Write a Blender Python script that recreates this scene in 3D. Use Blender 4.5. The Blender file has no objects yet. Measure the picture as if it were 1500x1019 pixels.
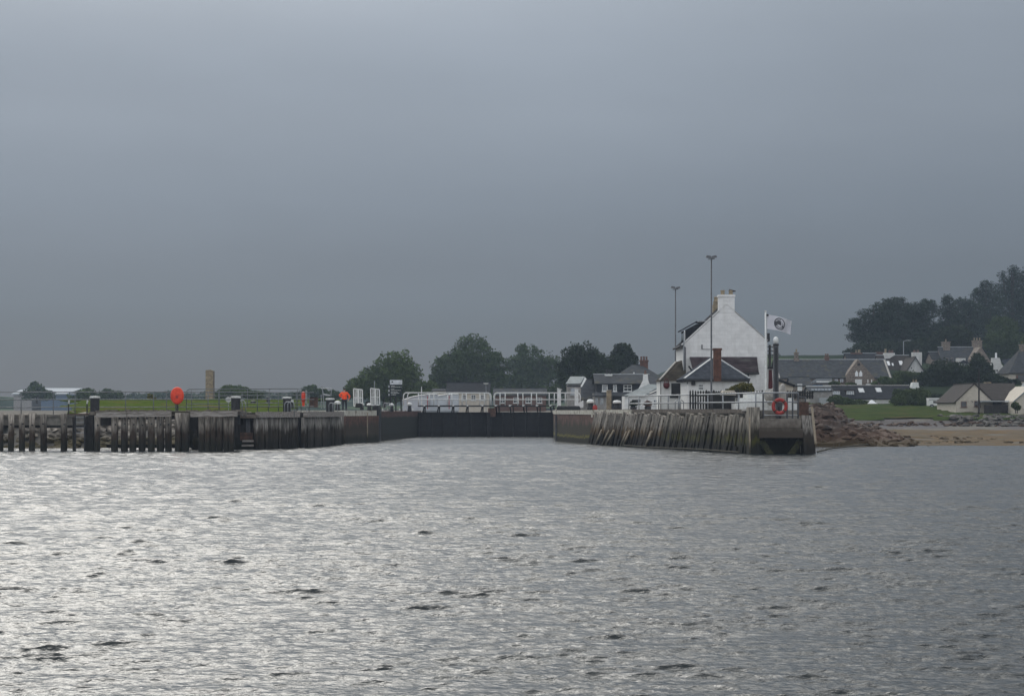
import bpy, math, random
import numpy as np
from mathutils import Vector, Matrix
R = math.radians
random.seed(7)
rng = np.random.default_rng(7)
C = bpy.context.scene.collection
SC = bpy.context.scene

# ------------------------------------------------------------------ camera
HAZE = .00024
F, EYE, HOR = 2800.0, 3.0, 600.0          # focal length in photo pixels, eye height, horizon row
cam_data = bpy.data.cameras.new("camera")
cam = bpy.data.objects.new("camera", cam_data)
C.objects.link(cam)
cam.location = (0, 0, EYE)
cam.rotation_euler = (R(90), 0, 0)
cam_data.sensor_width = 36.0
cam_data.lens = 36.0 * F / 1500.0
cam_data.shift_y = (HOR - 509.5) / 1500.0
cam_data.clip_start = 0.5
cam_data.clip_end = 6000
SC.camera = cam

# ------------------------------------------------------------------ sky, sun, exposure
SUN_AZ, SUN_EL = R(-18), R(38)            # azimuth from +Y, towards +X
world = bpy.data.worlds.new("World")
SC.world = world
world.use_nodes = True
nt = world.node_tree
nt.nodes.clear()
def wn(t, **k):
    n = nt.nodes.new(t)
    for a, b in k.items(): setattr(n, a, b)
    return n
def wmath(op, a, b=None, clamp=False):
    n = wn('ShaderNodeMath', operation=op); n.use_clamp = clamp
    for i, v in enumerate((a, b)):
        if v is None: continue
        if isinstance(v, (int, float)): n.inputs[i].default_value = v
        else: nt.links.new(v, n.inputs[i])
    return n.outputs[0]
def wmap(v, f0, f1, t0, t1):
    n = wn('ShaderNodeMapRange'); n.interpolation_type = 'SMOOTHSTEP'
    nt.links.new(v, n.inputs[0])
    for i, q in enumerate((f0, f1, t0, t1)): n.inputs[i + 1].default_value = q
    return n.outputs[0]
tc = wn('ShaderNodeTexCoord')
sep = wn('ShaderNodeSeparateXYZ'); nt.links.new(tc.outputs['Generated'], sep.inputs[0])
dx, dy, dz = sep.outputs
ramp = wn('ShaderNodeValToRGB')           # storm cloud ahead: dark low down, paler overhead
nt.links.new(dz, ramp.inputs[0])
els = ramp.color_ramp.elements
stops = [(0.0, (.066, .088, .118)), (.043, (.082, .107, .141)), (.075, (.129, .153, .193)), (.107, (.187, .219, .268)),
         (.15, (.264, .300, .352)), (.207, (.312, .354, .410)), (.35, (.42, .455, .50)), (.6, (.62, .65, .69)), (1.0, (.80, .83, .86))]
els[0].position, els[0].color = stops[0][0], (*stops[0][1], 1)
els[1].position, els[1].color = stops[-1][0], (*stops[-1][1], 1)
for p, c in stops[1:-1]:
    e = els.new(p); e.color = (*c, 1)
# brighter broken overcast behind the viewer
back = wmap(dy, .25, -.6, 0, 1)
mixb = wn('ShaderNodeMix', data_type='RGBA')
azd = wmap(dx, -.02, .30, 1.0, .80)      # the cloud is a little heavier to the right
azc = wn('ShaderNodeCombineColor')
for i in range(3): nt.links.new(azd, azc.inputs[i])
azm = wn('ShaderNodeMix', data_type='RGBA', blend_type='MULTIPLY'); azm.inputs[0].default_value = 1
nt.links.new(ramp.outputs[0], azm.inputs[6]); nt.links.new(azc.outputs[0], azm.inputs[7])
nt.links.new(back, mixb.inputs[0]); nt.links.new(azm.outputs[2], mixb.inputs[6])
mixb.inputs[7].default_value = (1.0, 1.03, 1.08, 1)
# soft bright patch in the cloud where the sun stands
gd = Vector((math.sin(SUN_AZ) * math.cos(SUN_EL), math.cos(SUN_AZ) * math.cos(SUN_EL), math.sin(SUN_EL)))
dot = wn('ShaderNodeVectorMath', operation='DOT_PRODUCT')
nt.links.new(tc.outputs['Generated'], dot.inputs[0]); dot.inputs[1].default_value = gd
gl = wmath('MULTIPLY', wmath('POWER', wmath('MAXIMUM', dot.outputs['Value'], 0.0), 13.0), wmap(dz, .16, .48, 0, 1))
glow = wn('ShaderNodeMix', data_type='RGBA', blend_type='ADD')
nt.links.new(wmath('MULTIPLY', gl, 5.2), glow.inputs[0]); glow.clamp_factor = False
nt.links.new(mixb.outputs[2], glow.inputs[6]); glow.inputs[7].default_value = (1.0, .965, .89, 1)
# cloud texture
mp = wn('ShaderNodeMapping'); mp.inputs['Scale'].default_value = (1, 1, 3.2)
nt.links.new(tc.outputs['Generated'], mp.inputs[0])
no = wn('ShaderNodeTexNoise'); no.inputs['Scale'].default_value = 2.3; no.inputs['Detail'].default_value = 4
nt.links.new(mp.outputs[0], no.inputs['Vector'])
cl = wn('ShaderNodeMix', data_type='RGBA', blend_type='MULTIPLY'); cl.inputs[0].default_value = 1
gry = wn('ShaderNodeCombineColor')
mp2 = wn('ShaderNodeMapping'); mp2.inputs['Scale'].default_value = (1.2, 1.2, 9.0); mp2.inputs['Rotation'].default_value = (0, R(3), 0)
nt.links.new(tc.outputs['Generated'], mp2.inputs[0])
no2 = wn('ShaderNodeTexNoise'); no2.inputs['Scale'].default_value = 2.6; no2.inputs['Detail'].default_value = 6; no2.inputs['Distortion'].default_value = .8
nt.links.new(mp2.outputs[0], no2.inputs['Vector'])
cf = wmath('MULTIPLY', wmap(no.outputs[0], .3, .7, .92, 1.08), wmap(no2.outputs[0], .25, .75, .985, 1.015))
for i in range(3): nt.links.new(cf, gry.inputs[i])
nt.links.new(glow.outputs[2], cl.inputs[6]); nt.links.new(gry.outputs[0], cl.inputs[7])
bg1 = wn('ShaderNodeBackground'); nt.links.new(cl.outputs[2], bg1.inputs[0]); bg1.inputs[1].default_value = 0.92
sky = wn('ShaderNodeTexSky', sky_type='NISHITA'); sky.sun_disc = False
sky.sun_elevation = SUN_EL; sky.sun_rotation = SUN_AZ
bg2 = wn('ShaderNodeBackground'); nt.links.new(sky.outputs[0], bg2.inputs[0]); bg2.inputs[1].default_value = 0.05 * .12   # what the overcast lets through
ad = wn('ShaderNodeAddShader'); nt.links.new(bg1.outputs[0], ad.inputs[0]); nt.links.new(bg2.outputs[0], ad.inputs[1])
wo = wn('ShaderNodeOutputWorld'); nt.links.new(ad.outputs[0], wo.inputs[0])
sl = bpy.data.lights.new("sun", 'SUN'); sl.energy = 0.5; sl.angle = R(30); sl.color = (1.0, .96, .9)
so = bpy.data.objects.new("sun", sl); C.objects.link(so)
so.rotation_euler = gd.to_track_quat('Z', 'Y').to_euler()
SC.view_settings.view_transform = 'Standard'; SC.view_settings.look = 'None'
SC.view_settings.exposure = 0.0; SC.view_settings.gamma = 1.0
SC.render.engine = 'CYCLES'
SC.cycles.use_denoising = True
SC.cycles.max_bounces = 6; SC.cycles.volume_bounces = 1
SC.cycles.caustics_reflective = False; SC.cycles.caustics_refractive = False

# ------------------------------------------------------------------ helpers: pixels at a known distance to metres
def X(px, Y): return (px - 750.0) * Y / F
def Z(py, Y): return EYE + (HOR - py) * Y / F
def P(px, py, Y): return Vector((X(px, Y), Y, Z(py, Y)))

# ------------------------------------------------------------------ materials
MATS = {}
def M(name, c1, c2=None, rough=.85, ns=3.0, stretch=(1, 1, 1), brick=None, tide=None, bump=.25, metal=0.0, spec=.3, lo=.38, hi=.62, stain=None, patch=None, vary=0):
    m = bpy.data.materials.new(name); m.use_nodes = True
    t = m.node_tree; t.nodes.clear()
    def N(ty, **k):
        n = t.nodes.new(ty)
        for a, b in k.items(): setattr(n, a, b)
        return n
    L = t.links.new
    out = N('ShaderNodeOutputMaterial'); bs = N('ShaderNodeBsdfPrincipled'); L(bs.outputs[0], out.inputs[0])
    bs.inputs['Roughness'].default_value = rough; bs.inputs['Metallic'].default_value = metal
    bs.inputs['Specular IOR Level'].default_value = spec
    geo = N('ShaderNodeNewGeometry')
    mpn = N('ShaderNodeMapping'); mpn.inputs['Scale'].default_value = stretch; L(geo.outputs['Position'], mpn.inputs[0])
    nz = N('ShaderNodeTexNoise'); nz.inputs['Scale'].default_value = ns; nz.inputs['Detail'].default_value = 7; nz.inputs['Roughness'].default_value = .62
    L(mpn.outputs[0], nz.inputs['Vector'])
    mr = N('ShaderNodeMapRange'); L(nz.outputs[0], mr.inputs[0]); mr.inputs[1].default_value = lo; mr.inputs[2].default_value = hi
    c2 = c2 or tuple(v * .72 for v in c1)
    mx = N('ShaderNodeMix', data_type='RGBA'); L(mr.outputs[0], mx.inputs[0])
    mx.inputs[6].default_value = (*c2, 1); mx.inputs[7].default_value = (*c1, 1)
    col = mx.outputs[2]; height = nz.outputs[0]
    sp = N('ShaderNodeSeparateXYZ'); L(geo.outputs['Position'], sp.inputs[0])
    if patch:                                  # (colour, noise scale, threshold, softness)
        pz = N('ShaderNodeTexNoise'); pz.inputs['Scale'].default_value = patch[1]; pz.inputs['Detail'].default_value = 5
        L(mpn.outputs[0], pz.inputs['Vector'])
        pr = N('ShaderNodeMapRange'); L(pz.outputs[0], pr.inputs[0]); pr.inputs[1].default_value = patch[2]; pr.inputs[2].default_value = patch[2] + patch[3]
        pm = N('ShaderNodeMix', data_type='RGBA'); L(pr.outputs[0], pm.inputs[0]); L(col, pm.inputs[6]); pm.inputs[7].default_value = (*patch[0], 1)
        col = pm.outputs[2]
    if brick:                                  # (width, height, mortar, mortar tint, contrast)
        w, h, mo, mt, ct = brick
        ma = N('ShaderNodeMath', operation='MULTIPLY_ADD'); L(sp.outputs[1], ma.inputs[0]); ma.inputs[1].default_value = .83; L(sp.outputs[0], ma.inputs[2])
        cb = N('ShaderNodeCombineXYZ'); L(ma.outputs[0], cb.inputs[0]); L(sp.outputs[2], cb.inputs[1])
        wob = N('ShaderNodeMix', data_type='RGBA', blend_type='ADD'); wob.inputs[0].default_value = h * .25
        L(cb.outputs[0], wob.inputs[6]); L(nz.outputs['Color'], wob.inputs[7])
        br = N('ShaderNodeTexBrick'); L(wob.outputs[2], br.inputs['Vector'])
        br.inputs['Color1'].default_value = (1, 1, 1, 1); br.inputs['Color2'].default_value = (ct, ct, ct, 1); br.inputs['Mortar'].default_value = (mt, mt, mt, 1)
        br.inputs['Scale'].default_value = 1; br.inputs['Mortar Size'].default_value = mo; br.inputs['Mortar Smooth'].default_value = .2
        br.inputs['Brick Width'].default_value = w; br.inputs['Row Height'].default_value = h; br.inputs['Bias'].default_value = 0
        bm_ = N('ShaderNodeMix', data_type='RGBA', blend_type='MULTIPLY'); bm_.inputs[0].default_value = 1
        L(col, bm_.inputs[6]); L(br.outputs[0], bm_.inputs[7]); col = bm_.outputs[2]
        hb = N('ShaderNodeMath', operation='MULTIPLY_ADD'); L(br.outputs['Fac'], hb.inputs[0]); hb.inputs[1].default_value = -.6; L(nz.outputs[0], hb.inputs[2]); height = hb.outputs[0]
    if stain:                                  # (colour, amount): runs of dirt down a wall
        sm = N('ShaderNodeMapping'); sm.inputs['Scale'].default_value = (1.6, 1.6, .22); L(geo.outputs['Position'], sm.inputs[0])
        sz = N('ShaderNodeTexNoise'); sz.inputs['Scale'].default_value = 1.5; sz.inputs['Detail'].default_value = 6; L(sm.outputs[0], sz.inputs['Vector'])
        sr = N('ShaderNodeMapRange'); L(sz.outputs[0], sr.inputs[0]); sr.inputs[1].default_value = .52; sr.inputs[2].default_value = .75; sr.inputs[4].default_value = stain[1]
        s2 = N('ShaderNodeMix', data_type='RGBA'); L(sr.outputs[0], s2.inputs[0]); L(col, s2.inputs[6]); s2.inputs[7].default_value = (*stain[0], 1); col = s2.outputs[2]
    for td in (tide or []):                    # (level, softness, colour, noise amplitude, noise scale): weed and slime up to the tide mark
        lv, sf, tcx, am, tns = td
        tm = N('ShaderNodeMapping'); tm.inputs['Scale'].default_value = (1, 1, .16); L(geo.outputs['Position'], tm.inputs[0])
        tz = N('ShaderNodeTexNoise'); tz.inputs['Scale'].default_value = tns; tz.inputs['Detail'].default_value = 5; L(tm.outputs[0], tz.inputs['Vector'])
        k = N('ShaderNodeMath', operation='MULTIPLY_ADD'); L(tz.outputs[0], k.inputs[0]); k.inputs[1].default_value = am * 2; k.inputs[2].default_value = lv - am
        d = N('ShaderNodeMath', operation='SUBTRACT'); L(k.outputs[0], d.inputs[0]); L(sp.outputs[2], d.inputs[1])
        tr = N('ShaderNodeMapRange'); L(d.outputs[0], tr.inputs[0]); tr.inputs[1].default_value = -sf; tr.inputs[2].default_value = sf
        tx = N('ShaderNodeMix', data_type='RGBA'); L(tr.outputs[0], tx.inputs[0]); L(col, tx.inputs[6]); tx.inputs[7].default_value = (*tcx, 1); col = tx.outputs[2]
    if vary:                                   # each timber its own tone
        oi = N('ShaderNodeObjectInfo'); vr = N('ShaderNodeMapRange'); L(oi.outputs['Random'], vr.inputs[0]); vr.inputs[3].default_value = 1 - vary; vr.inputs[4].default_value = 1 + vary * .35
        vc = N('ShaderNodeCombineColor'); vm = N('ShaderNodeMix', data_type='RGBA', blend_type='MULTIPLY'); vm.inputs[0].default_value = 1
        for i in range(3): L(vr.outputs[0], vc.inputs[i])
        L(col, vm.inputs[6]); L(vc.outputs[0], vm.inputs[7]); col = vm.outputs[2]
    L(col, bs.inputs['Base Color'])
    if bump:
        b = N('ShaderNodeBump'); b.inputs['Strength'].default_value = bump; b.inputs['Distance'].default_value = .05
        L(height, b.inputs['Height']); L(b.outputs[0], bs.inputs['Normal'])
    MATS[name] = m
    return m

SLIME = (.022, .022, .016)
M('pile_wood', vary=.45, c1=(.47, .425, .37), c2=(.11, .095, .08), ns=5, stretch=(2.4, 2.4, .28), tide=[(1.62, .35, (.050, .035, .025), .85, 2.6), (.75, .3, SLIME, .5, 2.2)], lo=.34, hi=.66, bump=.5)
M('plank_wood', vary=.5, c1=(.50, .47, .43), c2=(.075, .065, .055), ns=4.5, stretch=(3.2, 3.2, .22), tide=[(1.55, .25, (.05, .04, .03), .9, 2.4), (.7, .3, (.02, .018, .014), .5, 2)], lo=.36, hi=.64, bump=.5)
M('slope_wood', vary=.62, c1=(.50, .455, .395), c2=(.06, .052, .044), ns=5, stretch=(3.2, 3.2, .22), tide=[(1.5, .3, (.10, .066, .032), 1.0, 1.8), (.95, .2, (.016, .014, .010), .8, 2.2)], lo=.36, hi=.66, bump=.5)
M('slope_weed', vary=.62, c1=(.44, .40, .34), c2=(.045, .04, .032), ns=5, stretch=(3.2, 3.2, .22), tide=[(1.7, .4, (.035, .030, .018), 1.1, 1.8), (1.05, .14, (.062, .060, .012), 1.0, 3.4), (.8, .2, (.012, .012, .008), .9, 2.6)], lo=.36, hi=.66, bump=.5)
M('pale_wood', (.42, .36, .28), (.25, .2, .14), ns=4, stretch=(3, 3, .3), tide=[(.6, .3, (.05, .045, .03), .3, 2)])
M('beam_wood', (.42, .39, .36), (.15, .13, .115), ns=5, stretch=(.35, 2, 2.6), lo=.34, hi=.66, bump=.5)
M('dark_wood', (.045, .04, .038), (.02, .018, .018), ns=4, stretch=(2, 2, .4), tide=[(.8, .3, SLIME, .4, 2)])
M('deck_wood', (.20, .175, .15), (.09, .075, .062), ns=3, stretch=(.6, 3, 1))
M('gate_wood', (.016, .017, .021), (.009, .009, .011), ns=3, stretch=(1, 1, 1), rough=.6, brick=(30, .32, .012, .45, .8), tide=[(.5, .15, (.008, .008, .008), .2, 1.5)], stain=((.035, .03, .028), .6))
M('black_paint', (.018, .019, .022), rough=.45, bump=.05)
M('fence_black', (.014, .014, .016), (.026, .025, .024), rough=.75, ns=4, stretch=(3, 3, .4))
M('white_paint', (.72, .74, .74), (.58, .59, .57), rough=.45, ns=6, bump=.05)
M('cap_white', (.62, .64, .64), (.40, .40, .38), rough=.6, ns=5)
M('whitewash', (.62, .60, .53), (.40, .37, .30), ns=3.5, lo=.3, hi=.6, patch=((.2, .17, .13), 1.6, .56, .1))
M('wall_white', (.80, .80, .79), (.70, .70, .69), ns=1.6, brick=(.7, .31, .012, .84, .94), stain=((.56, .55, .52), .4), bump=.25)
M('wall_village', (.58, .58, .57), (.48, .48, .47), ns=2.5, stain=((.3, .29, .27), .35))
M('wall_roughcast', (.74, .75, .74), (.62, .63, .62), ns=2.5, stain=((.45, .44, .42), .35))
M('wall_cream', (.52, .48, .41), (.44, .40, .34), ns=2.5, stain=((.33, .30, .25), .35))
M('wall_grey', (.30, .29, .275), (.22, .21, .2), ns=2.5)
M('slate_blue', (.070, .079, .096), (.045, .052, .064), spec=.04, rough=.95, ns=2.2, brick=(.32, .2, .012, .62, .8), bump=.3)
M('slate_dark', (.038, .041, .047), (.025, .027, .031), spec=.04, rough=.95, ns=2.2, brick=(.32, .2, .012, .62, .8))
M('slate_grey', (.078, .083, .091), (.052, .056, .062), spec=.04, rough=.95, ns=1.4, brick=(.36, .24, .014, .62, .82), patch=((.10, .097, .075), .8, .55, .15))
M('slate_purple', (.078, .062, .067), (.045, .036, .04), spec=.04, rough=.95, ns=1.6, brick=(.34, .22, .014, .6, .75), patch=((.095, .092, .09), .9, .56, .14))
M('slate_brown', (.085, .074, .06), (.045, .04, .033), spec=.04, rough=.95, ns=2.0, brick=(.34, .22, .014, .6, .75))
M('tile_brown', (.052, .045, .041), (.036, .03, .028), spec=.15, ns=1.5, brick=(.34, .3, .014, .6, .85))
M('roof_pale', (.17, .205, .215), (.13, .155, .165), spec=.2, rough=.6, ns=1.5, brick=(.5, 6, .02, .7, .92))
M('lead', (.38, .40, .42), (.28, .3, .31), rough=.5, ns=4)
M('skew', (.42, .40, .37), (.28, .27, .25), ns=4)
M('brick_red', (.135, .065, .046), (.08, .04, .031), ns=3, brick=(.23, .085, .012, 1.35, .72))
M('brick_dull', (.16, .095, .075), (.11, .07, .06), ns=3, brick=(.23, .085, .012, 1.25, .8))
M('stone_tan', (.34, .28, .19), (.20, .165, .115), ns=2.5, brick=(.7, .33, .012, .7, .82))
M('stone_village', (.24, .20, .165), (.13, .105, .09), ns=4, brick=(.55, .28, .03, 1.3, .6))
M('sandstone', (.185, .100, .078), (.10, .060, .050), ns=2.2, brick=(1.5, .55, .014, .45, .78),
  tide=[(1.75, .3, (.06, .048, .036), .7, 1.2), (.55, .22, (.02, .02, .014), .4, 1.5)], bump=.5)
M('sandstone_wet', (.15, .082, .066), (.09, .055, .048), ns=2.2, brick=(1.5, .55, .014, .5, .8),
  tide=[(2.3, .12, (.024, .027, .024), .3, 1.2), (.6, .25, (.02, .021, .017), .3, 1.5)], bump=.4)
M('sandstone_weed', (.17, .098, .078), (.09, .058, .05), ns=2.2, brick=(1.5, .55, .014, .45, .78),
  tide=[(1.75, .25, (.05, .044, .03), .7, 1.2), (.62, .07, (.17, .155, .035), .45, 2.2), (.45, .07, (.022, .021, .014), .35, 2.2)], bump=.5)
M('concrete', (.20, .18, .155), (.12, .105, .09), ns=3, tide=[(1.9, .35, (.06, .048, .037), .6, 1.4), (.9, .3, (.025, .022, .016), .4, 2)])
M('concrete_pale', (.30, .285, .255), (.2, .19, .17), ns=3)
M('weed', (.05, .052, .012), (.014, .014, .008), ns=6, rough=.6, bump=.8)
M('galv', (.32, .34, .36), (.22, .235, .25), rough=.45, metal=.5, ns=6, bump=.05)
M('rail_paint', (.16, .175, .185), (.10, .11, .12), rough=.5, metal=.3, ns=6, bump=.05)
M('dark_iron', (.035, .036, .04), (.022, .022, .024), rough=.6, ns=6)
M('iron_grey', (.10, .105, .115), (.07, .072, .08), rough=.5, ns=5)
M('rust', (.11, .06, .042), (.05, .032, .026), ns=4)
M('red_plastic', (.78, .075, .03), (.62, .05, .022), rough=.4, ns=4, bump=.05)
M('red_paint', (.45, .035, .03), (.3, .025, .02), rough=.5, bump=.05)
M('ring_red', (.38, .045, .038), (.27, .034, .03), rough=.6, bump=.05)
M('maroon', (.10, .018, .02), (.06, .012, .014), rough=.6, bump=.05)
M('hi_vis', (.95, .11, .03), (.75, .07, .02), rough=.7, ns=7, bump=.3)
M('reflective', (.62, .62, .55), rough=.3, bump=0)
M('skin', (.55, .33, .24), rough=.6, bump=0)
M('hair', (.02, .016, .014), rough=.7)
M('trousers', (.025, .028, .04), rough=.9)
M('boots', (.015, .014, .013), rough=.6)
M('glass_dark', (.02, .024, .03), rough=.08, spec=.6, bump=0)
M('glass_sky', (.30, .33, .36), rough=.06, spec=.8, bump=0, metal=.6)
M('door_blue', (.10, .15, .22), rough=.5)
M('far_roof', (.38, .41, .44), (.3, .33, .36), rough=.8, bump=0)
M('tent', (.80, .81, .82), (.72, .73, .74), rough=.8, bump=.05)
M('flag_cloth', (.62, .62, .66), (.55, .55, .6), rough=.9, bump=.1)
M('emblem_ink', (.05, .052, .062), (.09, .09, .10), rough=.9, ns=14, bump=0)
M('sign_dark', (.012, .022, .024), rough=.4, bump=0)
M('sign_white', (.66, .70, .74), rough=.4, bump=0)
M('lettering', (.60, .63, .62), rough=.5, bump=0)
M('rubber', (.014, .014, .015), rough=.7)
M('boat_white', (.56, .60, .64), (.48, .52, .56), rough=.3, ns=2, bump=.02)
M('ground_gravel', (.17, .16, .142), (.115, .108, .096), ns=1.6, spec=.03, bump=.3)
M('grass_bank', (.078, .108, .020), (.046, .070, .016), ns=1.6, stretch=(.5, 1, 1), lo=.36, hi=.64, patch=((.105, .088, .034), .5, .55, .10), bump=.9, spec=0, rough=1)
M('grass_blade', (.10, .132, .032), (.075, .10, .026), ns=.8, bump=0, spec=0)
M('marsh', (.056, .076, .024), (.030, .046, .018), ns=.9, stretch=(.35, 1, 1), lo=.36, hi=.64, patch=((.075, .068, .032), .3, .54, .12), bump=.9, spec=0, rough=1)
M('marsh_blade', (.068, .096, .032), (.05, .07, .024), ns=.3, bump=0, spec=0)
M('sand', (.082, .072, .070), (.054, .048, .047), ns=.5, stretch=(.25, 1, 1), patch=((.066, .062, .066), .5, .5, .1), bump=.3)
M('seaweed', (.092, .050, .008), (.040, .026, .006), ns=.55, stretch=(.35, 1, 1), lo=.36, hi=.62, patch=((.062, .05, .03), .6, .58, .06), bump=.8)
M('rock', (.135, .095, .078), (.042, .033, .028), ns=1.1, lo=.34, hi=.66, patch=((.105, .10, .095), .45, .52, .08), tide=[(1.55, .5, (.075, .045, .03), .5, .8), (.5, .25, (.05, .034, .014), .3, 1.2)], bump=1.0)
M('rubble_stone', (.30, .27, .235), (.10, .088, .072), ns=1.4, lo=.34, hi=.66, tide=[(.85, .25, (.075, .062, .03), .4, .9)], bump=.8)
M('rubble_grey', (.12, .11, .10), (.04, .038, .035), ns=1.6, bump=.8)
M('leaf_oak', (.058, .090, .032), (.032, .052, .02), ns=.75, lo=.42, hi=.58, bump=0, spec=.15)
M('leaf_lime', (.078, .115, .034), (.044, .068, .023), ns=.75, lo=.42, hi=.58, bump=0, spec=.15)
M('leaf_dark', (.027, .043, .020), (.015, .025, .013), ns=.75, lo=.42, hi=.58, bump=0, spec=.15)
M('leaf_pine', (.019, .039, .019), (.011, .022, .012), ns=.75, lo=.42, hi=.58, bump=0, spec=.15)
M('leaf_bush', (.07, .10, .032), (.032, .048, .018), ns=.6, lo=.36, hi=.62, bump=0, spec=.15)
M('leaf_yellow', (.15, .135, .042), (.06, .066, .022), ns=2, lo=.36, hi=.62, bump=0, spec=.15)
M('bark', (.06, .05, .042), (.03, .026, .022), ns=3)
M('hill', (.03, .042, .025), (.018, .026, .017), ns=.03, lo=.4, hi=.6, patch=((.075, .10, .05), .012, .54, .05), bump=0, spec=0)

# ------------------------------------------------------------------ helpers: meshes and objects
def link(o, parent=None):
    C.objects.link(o)
    if parent: o.parent = parent
    return o
def tag(o, label=None, cat=None, group=None, kind=None):
    if label: o['label'] = label
    if cat: o['category'] = cat
    if group: o['group'] = group
    if kind: o['kind'] = kind
    return o
def thing(name, label, cat, loc=(0, 0, 0), group=None):
    o = bpy.data.objects.new(name, None); o.empty_display_size = .3
    o.location = loc; link(o)
    return tag(o, label, cat, group)
def root_of(o):
    while o.parent: o = o.parent
    return o
def kids(o): return [c for c in SC.objects if c.parent == o]
def dup(root, loc, label=None, rz=None, scale=None):
    r = root.copy(); C.objects.link(r); r.location = loc
    if rz is not None: r.rotation_euler = (0, 0, rz)
    if scale: r.scale = (scale,) * 3
    if label: r['label'] = label
    for a in list(root.children):
        b = a.copy(); C.objects.link(b); b.parent = r
        for g in a.children:
            d = g.copy(); C.objects.link(d); d.parent = b
    return r
def np_obj(name, V, Fq, mat, parent=None, smooth=False, local=False):
    V = np.asarray(V, dtype=np.float32).reshape(-1, 3)
    me = bpy.data.meshes.new(name)
    if isinstance(Fq, np.ndarray):
        n, k = Fq.shape
        me.vertices.add(len(V)); me.loops.add(n * k); me.polygons.add(n)
        if parent is not None and not local: V = V - np.array(root_of(parent).location, dtype=np.float32)
        me.vertices.foreach_set('co', V.ravel())
        me.loops.foreach_set('vertex_index', Fq.astype(np.int32).ravel())
        me.polygons.foreach_set('loop_start', np.arange(0, n * k, k, dtype=np.int32))
        me.polygons.foreach_set('loop_total', np.full(n, k, dtype=np.int32))
        me.update(calc_edges=True)
    else:
        if parent is not None and not local: V = V - np.array(root_of(parent).location, dtype=np.float32)
        me.from_pydata(V.tolist(), [], Fq)
    me.materials.append(MATS[mat] if isinstance(mat, str) else mat)
    if smooth: me.polygons.foreach_set('use_smooth', [True] * len(me.polygons))
    me.validate()
    o = bpy.data.objects.new(name, me)
    return link(o, parent)
class MB:
    def __init__(s): s.v = []; s.f = []
    def add(s, vs, fs):
        o = len(s.v); s.v += [tuple(v) for v in vs]; s.f += [[i + o for i in f] for f in fs]; return s
    def hexa(s, p):   # 4 bottom (ccw), 4 top
        return s.add(p, [(3, 2, 1, 0), (4, 5, 6, 7), (0, 1, 5, 4), (1, 2, 6, 5), (2, 3, 7, 6), (3, 0, 4, 7)])
    def box(s, x0, x1, y0, y1, z0, z1):
        return s.hexa([(x0, y0, z0), (x1, y0, z0), (x1, y1, z0), (x0, y1, z0), (x0, y0, z1), (x1, y0, z1), (x1, y1, z1), (x0, y1, z1)])
    def bar(s, p, q, w, h=None, up=(0, 0, 1)):
        p, q = Vector(p), Vector(q); h = h or w
        d = (q - p).normalized(); u = Vector(up)
        if abs(d.dot(u)) > .95: u = Vector((0, 1, 0))
        a = d.cross(u).normalized() * w / 2; b = a.cross(d).normalized() * h / 2
        return s.hexa([p - a - b, p + a - b, p + a + b, p - a + b, q - a - b, q + a - b, q + a + b, q - a + b])
    def tube(s, pts, r, n=8, close=True):
        pts = [Vector(p) for p in pts]; o = len(s.v); m = len(pts)
        rs = r if isinstance(r, (list, tuple)) else [r] * m
        pu = None
        for i, p in enumerate(pts):
            d = (pts[min(i + 1, m - 1)] - pts[max(i - 1, 0)]).normalized()
            if pu is None: pu = Vector((0, 0, 1)) if abs(d.z) < .9 else Vector((1, 0, 0))
            a = (pu - d * pu.dot(d)).normalized(); b = d.cross(a); pu = a
            for k in range(n):
                t = 2 * math.pi * k / n
                s.v.append(tuple(p + (a * math.cos(t) + b * math.sin(t)) * rs[i]))
        for i in range(m - 1):
            for k in range(n):
                s.f.append([o + i * n + k, o + i * n + (k + 1) % n, o + (i + 1) * n + (k + 1) % n, o + (i + 1) * n + k])
        if close:
            s.f.append([o + k for k in range(n)][::-1]); s.f.append([o + (m - 1) * n + k for k in range(n)])
        return s
    def lathe(s, prof, c=(0, 0, 0), n=16):
        o = len(s.v); m = len(prof)
        for r, z in prof:
            for k in range(n):
                t = 2 * math.pi * k / n
                s.v.append((c[0] + r * math.cos(t), c[1] + r * math.sin(t), c[2] + z))
        for i in range(m - 1):
            for k in range(n):
                s.f.append([o + i * n + k, o + i * n + (k + 1) % n, o + (i + 1) * n + (k + 1) % n, o + (i + 1) * n + k])
        s.f.append([o + k for k in range(n)][::-1]); s.f.append([o + (m - 1) * n + k for k in range(n)])
        return s
    def prism(s, poly, ext):
        n = len(poly); e = Vector(ext); a = [Vector(p) for p in poly]
        return s.add(a + [p + e for p in a], [list(range(n))[::-1], [n + i for i in range(n)]] + [[i, (i + 1) % n, n + (i + 1) % n, n + i] for i in range(n)])
    def slab(s, poly, t):   # thick sheet, thickened along its normal
        a = [Vector(p) for p in poly]; nn = (a[1] - a[0]).cross(a[2] - a[0]).normalized()
        return s.prism(poly, nn * t)
    def rock(s, c, r, rnd, sq=(1, 1, .75), n=2):
        V, Fc = ICO[n]
        j = np.array([rnd.uniform(-1, 1) for _ in range(9)])
        d = 1 + .30 * np.sin(V @ (j[:3] * 3.1) + j[3] * 3) + .22 * np.sin(V @ (j[4:7] * 5) + j[7] * 3)
        W = V * d[:, None] * np.array(sq) * r
        a = rnd.uniform(0, 6.28); ca, sa = math.cos(a), math.sin(a)
        W = np.stack([W[:, 0] * ca - W[:, 1] * sa, W[:, 0] * sa + W[:, 1] * ca, W[:, 2]], 1) + np.array(c)
        return s.add(W.tolist(), Fc)
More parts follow.
